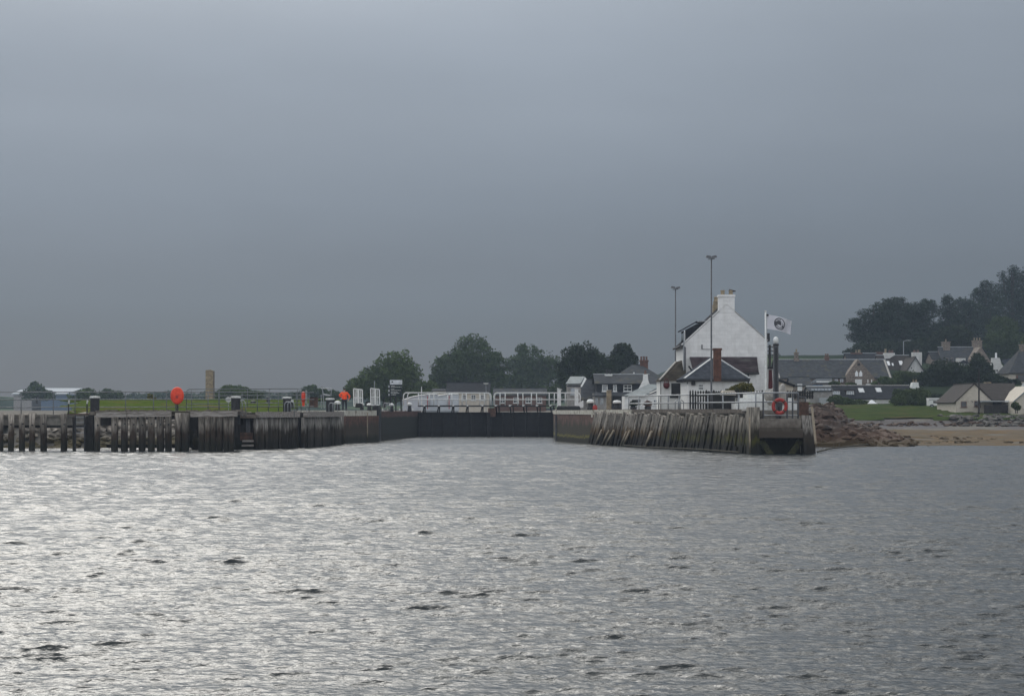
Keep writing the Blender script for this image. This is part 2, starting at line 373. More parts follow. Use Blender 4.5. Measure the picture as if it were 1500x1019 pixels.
    def build(s, name, mat, parent=None, smooth=False, local=False):
        if parent is not None:
            return np_obj(name, s.v, s.f, mat, parent, smooth, local)
        V = np.array(s.v); c = np.array([(V[:, 0].min() + V[:, 0].max()) / 2, (V[:, 1].min() + V[:, 1].max()) / 2, V[:, 2].min()])
        o = np_obj(name, V - c, s.f, mat, None, smooth); o.location = c.tolist()
        return o
def ico(n):
    t = (1 + 5 ** .5) / 2
    V = [Vector(v).normalized() for v in [(-1, t, 0), (1, t, 0), (-1, -t, 0), (1, -t, 0), (0, -1, t), (0, 1, t), (0, -1, -t), (0, 1, -t), (t, 0, -1), (t, 0, 1), (-t, 0, -1), (-t, 0, 1)]]
    Fc = [(0, 11, 5), (0, 5, 1), (0, 1, 7), (0, 7, 10), (0, 10, 11), (1, 5, 9), (5, 11, 4), (11, 10, 2), (10, 7, 6), (7, 1, 8), (3, 9, 4), (3, 4, 2), (3, 2, 6), (3, 6, 8), (3, 8, 9), (4, 9, 5), (2, 4, 11), (6, 2, 10), (8, 6, 7), (9, 8, 1)]
    for _ in range(n - 1):
        mid = {}; nf = []
        def g(a, b):
            k = (min(a, b), max(a, b))
            if k not in mid: V.append(((V[a] + V[b]) / 2).normalized()); mid[k] = len(V) - 1
            return mid[k]
        for a, b, c in Fc:
            x, y, z = g(a, b), g(b, c), g(c, a); nf += [(a, x, z), (b, y, x), (c, z, y), (x, y, z)]
        Fc = nf
    return np.array([tuple(v) for v in V]), Fc
ICO = {1: ico(1), 2: ico(2), 3: ico(3)}
def ss(a, b, x):
    t = np.clip((x - a) / (b - a), 0, 1); return t * t * (3 - 2 * t)
_perm = rng.permutation(4096); _val = rng.random(4096)
def vnoise(x, y, z=0.0):
    x, y, z = np.broadcast_arrays(np.asarray(x, float), np.asarray(y, float), np.asarray(z, float))
    xi, yi, zi = np.floor(x).astype(int), np.floor(y).astype(int), np.floor(z).astype(int)
    fx, fy, fz = x - xi, y - yi, z - zi
    fx, fy, fz = [q * q * (3 - 2 * q) for q in (fx, fy, fz)]
    def h(a, b, c): return _val[_perm[(_perm[(_perm[a & 4095] + b) & 4095] + c) & 4095]]
    r = 0
    for i in (0, 1):
        for j in (0, 1):
            for k in (0, 1):
                r = r + h(xi + i, yi + j, zi + k) * (fx if i else 1 - fx) * (fy if j else 1 - fy) * (fz if k else 1 - fz)
    return r
def fbm(x, y, z=0.0, o=4):
    r, a, t = 0, .5, 0
    for i in range(o):
        r = r + a * vnoise(x * 2 ** i + 17 * i, y * 2 ** i + 31 * i, np.asarray(z) * 2 ** i); t += a; a *= .5
    return r / t
def grid_faces(nr, nc):
    i = np.arange(nr - 1)[:, None] * nc + np.arange(nc - 1)[None]
    return np.stack([i, i + 1, i + nc + 1, i + nc], -1).reshape(-1, 4)

# ================================================================== WATER
def water_material():
    m = bpy.data.materials.new('water'); m.use_nodes = True
    t = m.node_tree; t.nodes.clear(); L = t.links.new
    out = t.nodes.new('ShaderNodeOutputMaterial'); b = t.nodes.new('ShaderNodeBsdfPrincipled'); L(b.outputs[0], out.inputs[0])
    b.inputs['Base Color'].default_value = (.016, .022, .025, 1); b.inputs['Roughness'].default_value = .18
    b.inputs['IOR'].default_value = 1.333; b.inputs['Specular IOR Level'].default_value = .5
    g = t.nodes.new('ShaderNodeNewGeometry')
    prev = None
    for sc, st, di, stg in ((5.0, (.6, 1.1, 1), .035, .9), (13.0, (.6, 1.1, 1), .016, .9), (34.0, (.7, 1, 1), .005, .8)):
        mp = t.nodes.new('ShaderNodeMapping'); mp.inputs['Scale'].default_value = st; mp.inputs['Rotation'].default_value = (0, 0, R(14)); L(g.outputs['Position'], mp.inputs[0])
        n = t.nodes.new('ShaderNodeTexNoise'); n.inputs['Scale'].default_value = sc; n.inputs['Detail'].default_value = 2; n.inputs['Distortion'].default_value = .6; L(mp.outputs[0], n.inputs['Vector'])
        bp = t.nodes.new('ShaderNodeBump'); bp.inputs['Strength'].default_value = stg; bp.inputs['Distance'].default_value = di; L(n.outputs[0], bp.inputs['Height'])
        if prev: L(prev, bp.inputs['Normal'])
        prev = bp.outputs[0]
    L(prev, b.inputs['Normal'])
    return m
MATS['water'] = water_material()
ys = [-60.0, -30, -10, 0, 5]
y = 9.0
while y < 262:
    ys.append(y); y += min(.0019 * max(y, 14), .14 if y < 168 else .3)
ys = np.array(ys)
tin = np.linspace(-.40, .40, 1060)
ts = np.concatenate([-np.geomspace(1.6, .4012, 200), tin, np.geomspace(.4012, 1.6, 200)])
YY, TT = np.meshgrid(ys, ts, indexing='ij')
XX = TT * np.maximum(YY, 15)
H = np.zeros_like(XX); DX = np.zeros_like(XX); DY = np.zeros_like(XX)
spc = np.minimum(.0019 * np.maximum(YY, 14), np.where(YY < 168, .14, .3)) * 1.7 + np.abs(np.gradient(XX, axis=1)) * 1.0
gust = (.76 + .27 * ss(.34, .70, fbm(XX / 1.3 + 3, YY / 2.0 + XX * .05, 0, 3)) + .45 * (fbm(XX / 14, YY / 22 + 9, 0, 2) - .5)) * (.86 + .14 * ss(22, 50, YY))
calm = 1 - .35 * ss(118, 150, YY) * ss(-16, -6, XX)        # sheltered water in front of the lock
wr = random.Random(11)
for i in range(180):
    lam = math.exp(wr.uniform(math.log(.13), math.log(1.05))) if i > 12 else wr.uniform(1.5, 3.2)
    th = wr.gauss(R(100), R(26) if lam < .3 else R(17))
    kx, ky = math.cos(th), math.sin(th); k = 2 * math.pi / lam
    a = .029 / k * (1.2 if lam < .5 else 1.0 if lam < .85 else .42 if lam < 1.5 else .36) * wr.uniform(.6, 1.3)
    ph = wr.uniform(0, 6.28)
    q = k * (kx * XX + ky * YY) + ph
    w = a * ss(.9, 1.6, lam / spc)
    s_, c_ = np.sin(q), np.cos(q)
    H += w * s_; DX += w * kx * c_ * 1.15; DY += w * ky * c_ * 1.15
amp = gust * calm * ss(-20, 8, YY)
np_obj('water', np.stack([XX + DX * amp, YY + DY * amp, H * amp], -1).reshape(-1, 3), grid_faces(*XX.shape), 'water', smooth=True)
tag(bpy.data.objects['water'], kind='structure')

# ================================================================== GROUND
def zland(x, y):
    """height of the dry land sheet"""
    x = np.asarray(x, float); y = np.asarray(y, float)
    # left: rubble bank, then flat canal land
    left = -2 + 4.55 * ss(146.5, 156.5, y) + .25 * ss(158, 172, y)
    # right: bay, beach, marsh bank, village slope, wooded hill
    ry = np.interp(y, [140, 150, 161, 200, 240, 246, 249, 270, 290, 305, 330, 380, 420, 460, 520, 600, 700, 1600],
                      [-2, -1.2, -.02, .42, .62, .95, 1.75, 2.5, 3.2, 3.9, 5.4, 9.5, 12.0, 14, 17, 19, 20, 14])
    flat = np.where(y > 214, 2.75, 2.4)
    w = ss(22, 27, x) * (1 - ss(150, 215, y)) + ss(27, 46, x + (y - 260) * -.02 - 10 * ss(262, 325, y)) * ss(150, 215, y)
    w = np.clip(w, 0, 1)
    mid = flat * (1 - w) + ry * w
    lock = np.where(y < 226, -2.0, 2.2)
    z = np.where(x < -19, left, np.where(x < 5, lock, mid))
    z = np.where((x >= -19) & (x < -14), np.where(y > 185, 2.7, -2.0), z)
    z = np.where((x > 4) & (x < 12) & (y < 226), -2.0, z)
    z = np.where((x > 4) & (x < 21.5) & (y < 175), -2.0, np.where((x >= 21.5) & (y < 175), ry, z))
    z = np.where((x < 5) & (y > 300), 2.75, z)
    return z
gx = np.concatenate([np.linspace(-560, -90, 20), np.linspace(-80, -26, 40), np.linspace(-25, 30, 111), np.linspace(31, 140, 110), np.linspace(150, 620, 20)])
gy = np.concatenate([np.linspace(138, 330, 193), np.linspace(335, 700, 60), np.linspace(720, 1000, 12)])
GY, GX = np.meshgrid(gy, gx, indexing='ij')
GZ = zland(GX, GY) + (fbm(GX * .3, GY * .3) - .5) * .25
np_obj('ground', np.stack([GX, GY, GZ], -1).reshape(-1, 3), grid_faces(*GX.shape), 'ground_gravel', smooth=True)
tag(bpy.data.objects['ground'], kind='structure')

def sheet(name, x0, x1, y0, y1, dx, fz, mat, keep=None, kind='structure'):
    xs = np.arange(x0, x1 + dx, dx); yy = np.arange(y0, y1 + dx, dx)
    B, A = np.meshgrid(yy, xs, indexing='ij'); Zv = fz(A, B)
    V = np.stack([A, B, Zv], -1).reshape(-1, 3); Fq = grid_faces(*A.shape)
    if keep is not None:
        kf = keep(A, B).reshape(-1)[Fq].all(1); Fq = Fq[kf]
    o = np_obj(name, V, Fq, mat, smooth=True)
    return tag(o, kind=kind)
# bright grass bank along the canal, left of the lock
def zbank(x, y):
    e = 2.72 + 1.25 * ss(160, 200, y) * ss(-62, -50, x + (y - 160) * .25) + .12 * ss(-50, -30, x)
    return e + (fbm(x * .8, y * .8) - .5) * .22 + (vnoise(x * 3, y * 3) - .5) * .1 - 3.0 * (1 - ss(156.6, 158.0, y))
sheet('grass_bank', -70, -19.4, 156, 230, .35, zbank, 'grass_bank', lambda x, y: (x > -36.0 - (y - 156) * .235 + (fbm(x * .5, y * .5) - .5) * 4) & (x < -19.6 + 0 * y))
# marsh grass, beach and weed on the right
def zm(x, y): return zland(x, y) + .06 + (fbm(x * .5, y * .5) - .5) * .28 + (vnoise(x * 1.6, y * 1.6) - .5) * .18 + .12 * ss(247.5, 249.5, y)
sheet('salt_marsh', 30, 170, 246, 330, .8, zm, 'marsh', lambda x, y: (y > 248 + (fbm(x * .12, 3.3) - .5) * 4) & (x > 38 - (y - 250) * .05 + 0 * y))
sheet('beach', 24, 190, 196, 250, .8, lambda x, y: zland(x, y) + .03 + (fbm(x * .2, y * .2) - .5) * .1, 'sand', lambda x, y: x > 24.5)
sheet('seaweed', 27, 150, 158, 236, .6, lambda x, y: zland(x, y) + .05 + (fbm(x * .45, y * .45) - .5) * .5 * ss(160, 172, y) + .04, 'seaweed',
      lambda x, y: (y < 226 + (fbm(x * .06, 1.7) - .5) * 26), kind='stuff')
tag(bpy.data.objects['seaweed'], 'orange brown seaweed covering the low tide beach', 'seaweed')
sheet('hillside', 12, 420, 318, 900, 4, lambda x, y: zland(x, y) + .75 + (fbm(x * .08, y * .08) - .5) * 1.0, 'hill')
# far low hills
hx = np.linspace(-560, 620, 161); hy = np.linspace(720, 1000, 18)
HY, HX = np.meshgrid(hy, hx, indexing='ij')
hz = 2.6 + ss(720, 860, HY) * (1.5 + 14 * ss(30, 150, HX) + 6 * fbm(HX * .008, HY * .008) + 2.5 * fbm(HX * .06, HY * .06) - .5)
np_obj('hills', np.stack([HX, HY, hz], -1).reshape(-1, 3), grid_faces(*HX.shape), 'hill', smooth=True)
tag(bpy.data.objects['hills'], kind='structure')

# grass blades (stuff): small tufts giving the banks an uneven top
def blades(name, pts, h, w, mat, label):
    n = len(pts); a = rng.uniform(0, np.pi, n); hh = h * rng.uniform(.5, 1.3, n); ww = w * rng.uniform(.6, 1.3, n)
    dxv = np.stack([np.cos(a) * ww, np.sin(a) * ww, 0 * a], 1); top = np.stack([rng.normal(0, .25, n) * hh, rng.normal(0, .25, n) * hh, hh], 1)
    V = np.stack([pts - dxv, pts + dxv, pts + dxv * .35 + top, pts - dxv * .35 + top], 1).reshape(-1, 3)
    o = np_obj(name, V, np.arange(4 * n).reshape(-1, 4), mat)
    return tag(o, label, 'grass', kind='stuff')

# ================================================================== LOCK WALLS
TOP = 2.86
def wall_poly(name, poly, z0, z1, mat, label, batter=0):
    mb = MB(); mb.prism([(x, y, z0) for x, y in poly], (0, 0, z1 - z0))
    o = mb.build(name, mat); return tag(o, label, 'quay wall')
LW = [(-15.0, 172.0), (-12.75, 183.0)]
# left nose of the lock entrance, with a recess and a long side wall back to the gate
t = thing('lock_wall', 'red sandstone lock entrance wall beside the timber fender bays, with whitewashed coping', 'quay wall', (-15, 178, -2))
MB().prism([(-15.0, 172, -2), (-12.75, 183, -2), (-13.6, 186.4, -2), (-24, 200, -2), (-24, 174, -2)], (0, 0, TOP + 2 - .42)).build('wall', 'sandstone', t)
MB().prism([(-15.06, 171.9, TOP - .42), (-12.9, 182.2, TOP - .42), (-14.2, 184, TOP - .42), (-18.6, 177, TOP - .42), (-19.4, 172.2, TOP - .42)], (0, 0, .50)).build('coping', 'whitewash', t)
MB().bar((-13.55, 179.0, -.5), (-13.55, 179.0, 2.75), .12, .1).build('fender_strip', 'pale_wood', t)
t = thing('lock_wall', 'slimy dark lock side wall running back to the black gate', 'quay wall', (-12, 200, -2))
MB().prism([(-13.1, 187.2, -2), (-10.55, 216.5, -2), (-10.55, 300, -2), (-24, 300, -2), (-24, 202, -2)], (0, 0, TOP + 2)).build('wall', 'sandstone_wet', t)
# slot between the two walls with its dark rubbing post
t = thing('fender_post', 'tall black rubbing post in the slot of the left lock wall', 'fender post', (X(551, 184.5), 184.5, -1))
MB().box(X(546.5, 184.5), X(555.5, 184.5), 183.3, 187.5, -1, Z(594, 184.5)).build('post', 'black_paint', t)
MB().box(X(556, 184.5), X(557.2, 184.5), 184.2, 184.5, -.5, Z(600, 184.5)).build('edge_strip', 'iron_grey', t)
# right entrance wall
t = thing('lock_wall', 'red sandstone lock wall with yellow weed line below the pale coping, right of the gate', 'quay wall', (6, 180, -2))
MB().prism([(4.34, 187, -2), (7.55, 166.5, -2), (12, 172, -2), (12, 300, -2), (5.0, 300, -2), (5.0, 216, -2), (4.34, 200, -2)], (0, 0, TOP + 2 - .28)).build('wall', 'sandstone_weed', t)
MB().prism([(4.28, 187, TOP - .28), (7.0, 169.8, TOP - .28), (9.2, 171, TOP - .28), (7.4, 200, TOP - .28), (4.28, 200, TOP - .28)], (0, 0, .38)).build('coping', 'whitewash', t)
MB().prism([(7.02, 169.6, TOP - .52), (9.85, 158.2, TOP - .52), (12.0, 160, TOP - .52), (9.4, 171, TOP - .52)], (0, 0, .66)).build('coping', 'whitewash', t)
MB().bar((4.30, 186.9, -.5), (4.30, 186.9, 2.5), .14, .3).build('fender_strip', 'iron_grey', t)

# pier body on the right (solid core behind the sloping timbers)
PA, PB = Vector((7.45, 167.6, 0)), Vector((16.6, 131.6, 0))
t = thing('stone_pier', 'stone pier deck carrying the white house and grey railing', 'pier', (16, 160, -2))
MB().prism([(8.3, 167.4, -2), (17.3, 132.0, -2), (20.2, 132.4, -2), (20.8, 150, -2), (21.6, 160, -2), (26, 174, -2), (28, 215, -2), (12.2, 215, -2), (12.2, 172.2, -2)], (0, 0, 4.98)).build('deck', 'concrete_pale', t)
kb = MB()
for i in range(24):
    a = PA.lerp(PB, i / 24) + Vector((.30, .35, 0)); b = PA.lerp(PB, (i + .985) / 24) + Vector((.30, .35, 0))
    kb.bar((a.x, a.y, 2.90), (b.x, b.y, 2.90), .5, .26 + .02 * (i % 3))
kb.build('edge_kerb', 'deck_wood', t)

# sloping timber facing
t = thing('timber_facing', 'leaning weathered fender timbers covering the pier side below the railing', 'timber facing', (12, 150, -1))
wr = random.Random(3)
n = 88
dirp = (PB - PA).normalized(); nrm = Vector((dirp.y, -dirp.x, 0))
if nrm.y > 0: nrm = -nrm
for i in range(n):
    f = (i + .5) / n
    base = PA.lerp(PB, f)
    lean = (.95 * (1 - f) ** .8 + .05) * wr.uniform(.5, 1.15)      # far timbers lean most
    zt = 2.74 - .10 * f + wr.uniform(-.26, .09); zb = -.6
    out = wr.uniform(.0, .2)
    pt = base + nrm * (.10 + out * .4) + Vector((0, 0, zt)) + dirp * wr.uniform(-.15, .15)
    pb = base + nrm * (.42 + out) - dirp * lean * 1.9 + Vector((0, 0, zb))
    w = wr.uniform(.34, .56)
    d = (pb - pt)
    mb = MB()
    k = 3
    for q in range(k):
        mb.bar(pt + d * q / k, pt + d * (q + 1) / k, w * (1 - .06 * q + wr.uniform(-.03, .03)), wr.uniform(.16, .3), up=nrm)
    pale = (i in (8, 13, 17, 24, 27, 39, 40))
    mb.build('timber', 'slope_wood' if f < .52 else 'slope_weed', t)
    if pale:
        pa_ = pt + d * .42 + nrm * .18; pbb = pb + nrm * .3 - dirp * .3 + Vector((0, 0, .45))
        MB().bar(pa_, pbb, .2, .12, up=nrm).build('timber', 'pale_wood', t)
MB().prism([tuple(PA + Vector((.45, .3, -1))), tuple(PB + Vector((.45, .3, -1))), tuple(PB + Vector((1.2, 1.6, -1))), tuple(PA + Vector((1.5, .6, -1)))], (0, 0, 3.5)).build('backing', 'dark_wood', t)
# low rope or kerb lying along the foot
mb = MB(); mb.tube([tuple(PA.lerp(PB, q / 10) + nrm * 1.05 + Vector((0, 0, .10 + .03 * math.sin(q)))) for q in range(3, 11)], .05, 6)
mb.build('waterline_pole', 'pale_wood', t)

# concrete landing at the pier head
Yl = 130.0
t = thing('landing_stage', 'weedy concrete landing at the pier head under the red lifebuoy', 'landing stage', (X(1145, Yl), Yl, -1))
MB().box(X(1097, Yl), X(1113, Yl), Yl, Yl + 1.4, -1, Z(596, Yl)).build('corner_post', 'slope_weed', t)
MB().hexa([(X(1112, Yl), Yl + .02, Z(627, Yl)), (X(1174, Yl), Yl + .02, Z(627, Yl)), (X(1174, Yl), Yl + 2, Z(627, Yl)), (X(1112, Yl), Yl + 2, Z(627, Yl)),
           (X(1114, Yl), Yl + .1, Z(613, Yl)), (X(1175, Yl), Yl + .1, Z(613, Yl)), (X(1175, Yl), Yl + 2, Z(613, Yl)), (X(1114, Yl), Yl + 2, Z(613, Yl))]).build('slab', 'concrete', t)
MB().box(X(1111, Yl), X(1175.5, Yl), Yl - .22, Yl + 1.9, Z(641, Yl), Z(627.4, Yl)).build('lower_beam', 'concrete', t)
MB().box(X(1108, Yl), X(1178, Yl), Yl + 1.7, Yl + 2.2, -1, Z(627, Yl)).build('back_wall', 'dark_wood', t)
MB().bar((X(1116, Yl), Yl + .6, Z(645, Yl)), (X(1132, Yl), Yl + .6, Z(668, Yl)), .5, .4).build('brace', 'weed', t)
MB().bar((X(1174, Yl), Yl + .6, Z(645, Yl)), (X(1158, Yl), Yl + .6, Z(668, Yl)), .5, .4).build('brace', 'weed', t)
MB().hexa([(X(1178, Yl), Yl - .3, -1), (X(1196, Yl), Yl - .3, -1), (X(1196, Yl), Yl + 1.2, -1), (X(1178, Yl), Yl + 1.2, -1),
           (X(1175, Yl), Yl, Z(608, Yl)), (X(1190, Yl), Yl, Z(608, Yl)), (X(1190, Yl), Yl + 1.2, Z(608, Yl)), (X(1175, Yl), Yl + 1.2, Z(608, Yl))]).build('end_post', 'plank_wood', t)
MB().bar((X(1098.5, Yl), Yl - .12, -.5), (X(1097.5, Yl), Yl - .12, Z(611, Yl)), .1).build('guide_pole', 'pale_wood', t)
MB().bar((X(1193.5, Yl), Yl - .42, Z(650, Yl)), (X(1188.5, Yl), Yl - .22, Z(595, Yl)), .15).build('guide_pole', 'pale_wood', t)
MB().box(X(1171.5, Yl), X(1185.5, Yl), Yl + .25, Yl + .33, Z(608.4, Yl), Z(588.5, Yl)).build('rusty_plate', 'rust', t)
mb = MB(); mb.tube([(X(1194, 132), 131, .12), (X(1225, 140), 142, .15), (X(1290, 158), 160, .18)], .06, 6)
tag(mb.build('floating_boom', 'pale_wood'), 'thin pale pole floating at the foot of the headland rocks', 'pole')

# rock headland right of the pier
def zrock(x, y):
    xs = x - (y - 163) * .17
    base = np.interp(xs, [20, 27.4, 28.6, 30, 32, 33.6, 34.8, 37, 40], [3.3, 3.2, 2.0, 1.5, 1.1, .65, .1, -.4, -.9]) * ss(152, 164, y) * (1 - .35 * ss(180, 196, y)) - .7 * (1 - ss(150, 158, y)) - .1
    r1 = np.abs(fbm(x * .55 + 5, y * .45, 0, 4) - .5) * 2
    st = fbm(x * .22, y * .22, 0, 3)
    blocky = np.floor((base + st * 1.2) / .42) * .42 - st * 1.0
    return blocky * .75 + base * .25 - r1 * .75 * ss(-.2, 1.5, base) + .35 * ss(0, 2, base)
o = sheet('rock_headland', 20.8, 37.5, 146, 196, .22, zrock, 'rock', None)
for p in o.data.polygons: p.use_smooth = False
o['label'] = 'tumbled red and grey rock headland sloping from the pier to the beach'
wr = random.Random(5)
mb = MB()
for i in range(230):
    x = wr.uniform(23.5, 37.5); y = wr.uniform(156, 170)
    z = float(zrock(np.array([x]), np.array([y]))[0])
    if z < -.3: continue
    mb.rock((x, y, z + .0), wr.uniform(.12, .42) * (1.1 if x < 33 else .7), wr, (1.5, 1, .62), 1)
tag(mb.build('rubble', 'rock'), 'broken boulders lying over the headland rocks', 'rocks', kind='stuff')
mb = MB()
for i in range(90):
    x = wr.uniform(34, 46); y = wr.uniform(164, 185)
    mb.rock((x, y, float(zland(x, y)) + .05), wr.uniform(.12, .34), wr, (1.4, 1, .5), 1)
tag(mb.build('rubble', 'rock'), 'small dark stones strewn on the seaweed beyond the headland', 'rocks', kind='stuff')
# grass cap on the headland
n = 2600
gxp = rng.uniform(22.0, 27.6, n); gyp = rng.uniform(164, 190, n)
blades('grass', np.stack([gxp, gyp, np.maximum(zrock(gxp, gyp), 2.7) - .03], 1), .22, .09, 'grass_blade', 'rough grass growing along the top of the headland')
# rubble under the left jetty
mb = MB()
for i in range(520):
    x = wr.uniform(-47, -19.5); y = wr.uniform(148.2, 155.5)
    z = float(zland(x, y)) + wr.uniform(0, .22)
    if z < -.5: continue
    mb.rock((x, y, z), wr.uniform(.22, .55), wr, (1.25, 1, .7), 2)
tag(mb.build('rubble', 'rubble_stone'), 'grey brown rubble bank behind the jetty piles', 'rocks', kind='stuff')
mb = MB()
for i in range(420):
    x = wr.uniform(34, 118); y = 246.2 + wr.gauss(0, .7)
    mb.rock((x, y, float(zland(x, y)) + .08), wr.uniform(.1, .34), wr, (1.8, 1, .6), 1)
tag(mb.build('wrack', 'rock'), 'dark line of weed and stones below the marsh grass', 'wrack', kind='stuff')
# stones along the shore at far right
mb = MB()
for i in range(330):
    x = wr.uniform(57, 82); y = wr.uniform(244, 256)
    mb.rock((x, y, float(zland(x, y)) + wr.uniform(.0, .3)), wr.uniform(.18, .55), wr, (1.5, 1, .6), 1)
tag(mb.build('rubble', 'rubble_grey'), 'pale stones heaped along the shore under the cream bungalow', 'rocks', kind='stuff')

# ================================================================== TIMBER JETTY (left)
def pile(mb, px, w, Y, ytop, wr, zb=-.9, sq=True):
    wm = w * Y / F; x = X(px, Y); zt = Z(ytop, Y)
    pts = []; nseg = 5
    ox, oy = wr.uniform(-.05, .05), wr.uniform(-.04, .04)
    nn = 9 if not sq else 8
    for i in range(nseg + 1):
        f = i / nseg
        pts.append((x + ox * (1 - f) + wr.uniform(-.012, .012), Y + oy * (1 - f), zb + (zt - zb) * f))
    mb.tube(pts, [wm * .54 * (1.04 - .06 * i / nseg + wr.uniform(-.025, .025)) for i in range(nseg + 1)], nn)
t = thing('timber_jetty', 'weathered timber pile jetty along the left bank with rubble behind', 'jetty', (X(180, 141), 141, -1))
wr = random.Random(21)
for px, w in [(-64, 8), (-48, 8), (-30, 8), (-14, 8), (1, 8), (16.5, 8), (32, 8.3), (47, 8.3), (63.5, 9), (93.5, 9)]:
    mb = MB(); pile(mb, px, w, 140.2, 605.5 + wr.uniform(-.6, .8), wr); mb.build('pile', 'pile_wood', t, smooth=True)
for px, w in [(143, 8), (168.5, 9.5), (182, 9.5), (195, 9.5), (208.5, 9.5), (221.5, 9.5), (234.5, 10), (246.5, 9), (261, 8.5), (272, 11), (295, 8.5), (303.5, 8), (313, 8.5), (322, 8.5), (331, 8), (339, 7.5)]:
    mb = MB(); pile(mb, px, w, 140.0 + wr.uniform(-.1, .1), 608 if px not in (261, 272) else 604.5, wr); mb.build('pile', 'pile_wood', t, smooth=True)
for px, w in [(108, 4), (125, 3.5)]:
    mb = MB(); pile(mb, px, w, 140.4, 610, wr); mb.build('pile', 'dark_wood', t, smooth=True)
# bolt heads on the piles
mb = MB()
for px in (143, 169, 183, 196, 209, 222, 235, 247, 16, 33, 47, 63, 94):
    mb.box(X(px - .9, 139.7), X(px + .9, 139.7), 139.66, 139.9, Z(621.5 + (px % 3), 139.7), Z(619.5 + (px % 3), 139.7))
mb.build('bolt_heads', 'black_paint', t)
for a, b, y0, y1 in ((141, 185.5, 603.5, 611.5), (186.5, 250, 602.5, 610.5), (279, 347, 602.5, 610.5)):
    MB().hexa([(X(a, 139.4), 139.35, Z(y1, 139.4)), (X(b, 139.4), 139.35, Z(y1, 139.4) + .03), (X(b, 139.4), 139.75, Z(y1, 139.4) + .03), (X(a, 139.4), 139.75, Z(y1, 139.4)),
               (X(a, 139.4), 139.35, Z(y0, 139.4)), (X(b, 139.4), 139.35, Z(y0, 139.4) + .04), (X(b, 139.4), 139.75, Z(y0, 139.4) + .04), (X(a, 139.4), 139.75, Z(y0, 139.4))]).build('capping_beam', 'beam_wood', t)
MB().box(X(-90, 141), X(130, 141), 140.75, 141.1, Z(626, 141), Z(610, 141)).build('walkway_beam', 'concrete_pale', t)
MB().box(X(-90, 141), X(130, 141), 140.62, 140.74, Z(626.5, 141), Z(622.5, 141)).build('lower_rail', 'dark_wood', t)
MB().box(X(-90, 141), X(131, 141), 140.55, 144.2, Z(609.6, 141), Z(607.2, 141)).build('walkway_deck', 'ground_gravel', t)
MB().box(X(100, 141), X(131, 141), 140.5, 142.5, Z(607, 141), Z(605.6, 141)).build('brown_edge', 'rust', t)
MB().box(X(131.5, 141), X(352, 141), 140.7, 144.6, 2.62, 2.86).build('deck', 'deck_wood', t)
mb = MB()
for i in range(44):                       # ragged edge boards
    a = 140 + i * 4.9
    mb.box(X(a, 140.4), X(a + 4.6, 140.4), 140.3 + wr.uniform(-.1, .25), 141.4, 2.87, 2.90 + wr.uniform(0, .13))
mb.build('edge_boards', 'deck_wood', t)
for a, b, yb in ((147.5, 163.5, 623), (165, 212, 614), (214, 256, 614), (275, 289, 630), (289, 347, 640)):
    MB().box(X(a, 140.9), X(b, 140.9), 140.85, 141.0, Z(yb, 141), 2.6).build('back_planking', 'dark_wood', t)
MB().box(X(128, 141), X(138, 141), 140.6, 142.2, -.8, 2.6).build('cross_wall', 'dark_wood', t)
MB().bar((X(150, 141), 142.5, .3), (X(262, 141), 142.5, .28), .2, .25).build('low_waling', 'dark_wood', t)
MB().rock((X(284, 145), 146, .9), .95, wr, (1, 1, 1.1), 3).build('boulder', 'rubble_stone', t)

# boarded bays between the jetty and the stone wall
def bay(label, pa, pb, ytA, ytB, n, seed):
    wr = random.Random(seed)
    t = thing('timber_fender_bay', label, 'fender', ((pa[0] + pb[0]) / 2, (pa[1] + pb[1]) / 2, -1))
    a, b = Vector((*pa, 0)), Vector((*pb, 0)); d = (b - a).normalized(); nn = Vector((d.y, -d.x, 0))
    L_ = (b - a).length
    for i in range(n):
        f0, f1 = i / n, (i + .93) / n
        zt = 2.42 + wr.uniform(-.04, .04); o_ = wr.uniform(0, .09)
        p = a.lerp(b, (f0 + f1) / 2) + nn * o_
        mb = MB(); w = L_ * (f1 - f0) * .98
        kx = wr.uniform(-.05, .05)
        for q, (z0, z1) in enumerate(((-.9, .8), (.8, 1.7), (1.7, zt))):
            mb.bar((p.x + kx * (1 - q * .4), p.y, z0), (p.x + kx * (1 - (q + 1) * .4), p.y, z1), .24 + .02 * wr.random(), w * wr.uniform(.88, 1.0), up=(d.x, d.y, 0))
        mb.build('plank', 'plank_wood', t)
    za = 2.45
    MB().bar(tuple(a + nn * .24 + Vector((0, 0, 2.63))), tuple(b + nn * .24 + Vector((0, 0, 2.63))), .34, .44).build('capping_beam', 'beam_wood', t)
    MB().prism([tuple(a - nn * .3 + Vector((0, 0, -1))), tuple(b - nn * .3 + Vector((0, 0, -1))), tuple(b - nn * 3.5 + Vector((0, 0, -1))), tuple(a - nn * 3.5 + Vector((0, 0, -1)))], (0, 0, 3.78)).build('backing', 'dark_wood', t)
    return t
bay('weathered plank fender bay beside the ladder recess on the left bank', (X(373, 147), 147), (X(433.5, 151.5), 151.5), 602, 602, 15, 31)
bay('weathered plank fender bay against the red sandstone wall', (X(443, 153), 153), (X(497.5, 165.5), 165.5), 604, 604, 15, 32)
t = thing('ladder_recess', 'dark timber recess with landing steps between jetty and plank bays', 'recess', (X(360, 148), 148, -1))
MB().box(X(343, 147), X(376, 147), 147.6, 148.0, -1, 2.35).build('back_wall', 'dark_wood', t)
MB().box(X(344, 147), X(376, 147), 146.6, 151, 2.36, 2.66).build('deck', 'deck_wood', t)
for z, a, b in ((.22, 355, 371), (.55, 356, 371)):
    MB().box(X(a, 145.6), X(b, 145.6), 145.2, 145.9, z, z + .14).build('step', 'beam_wood', t)
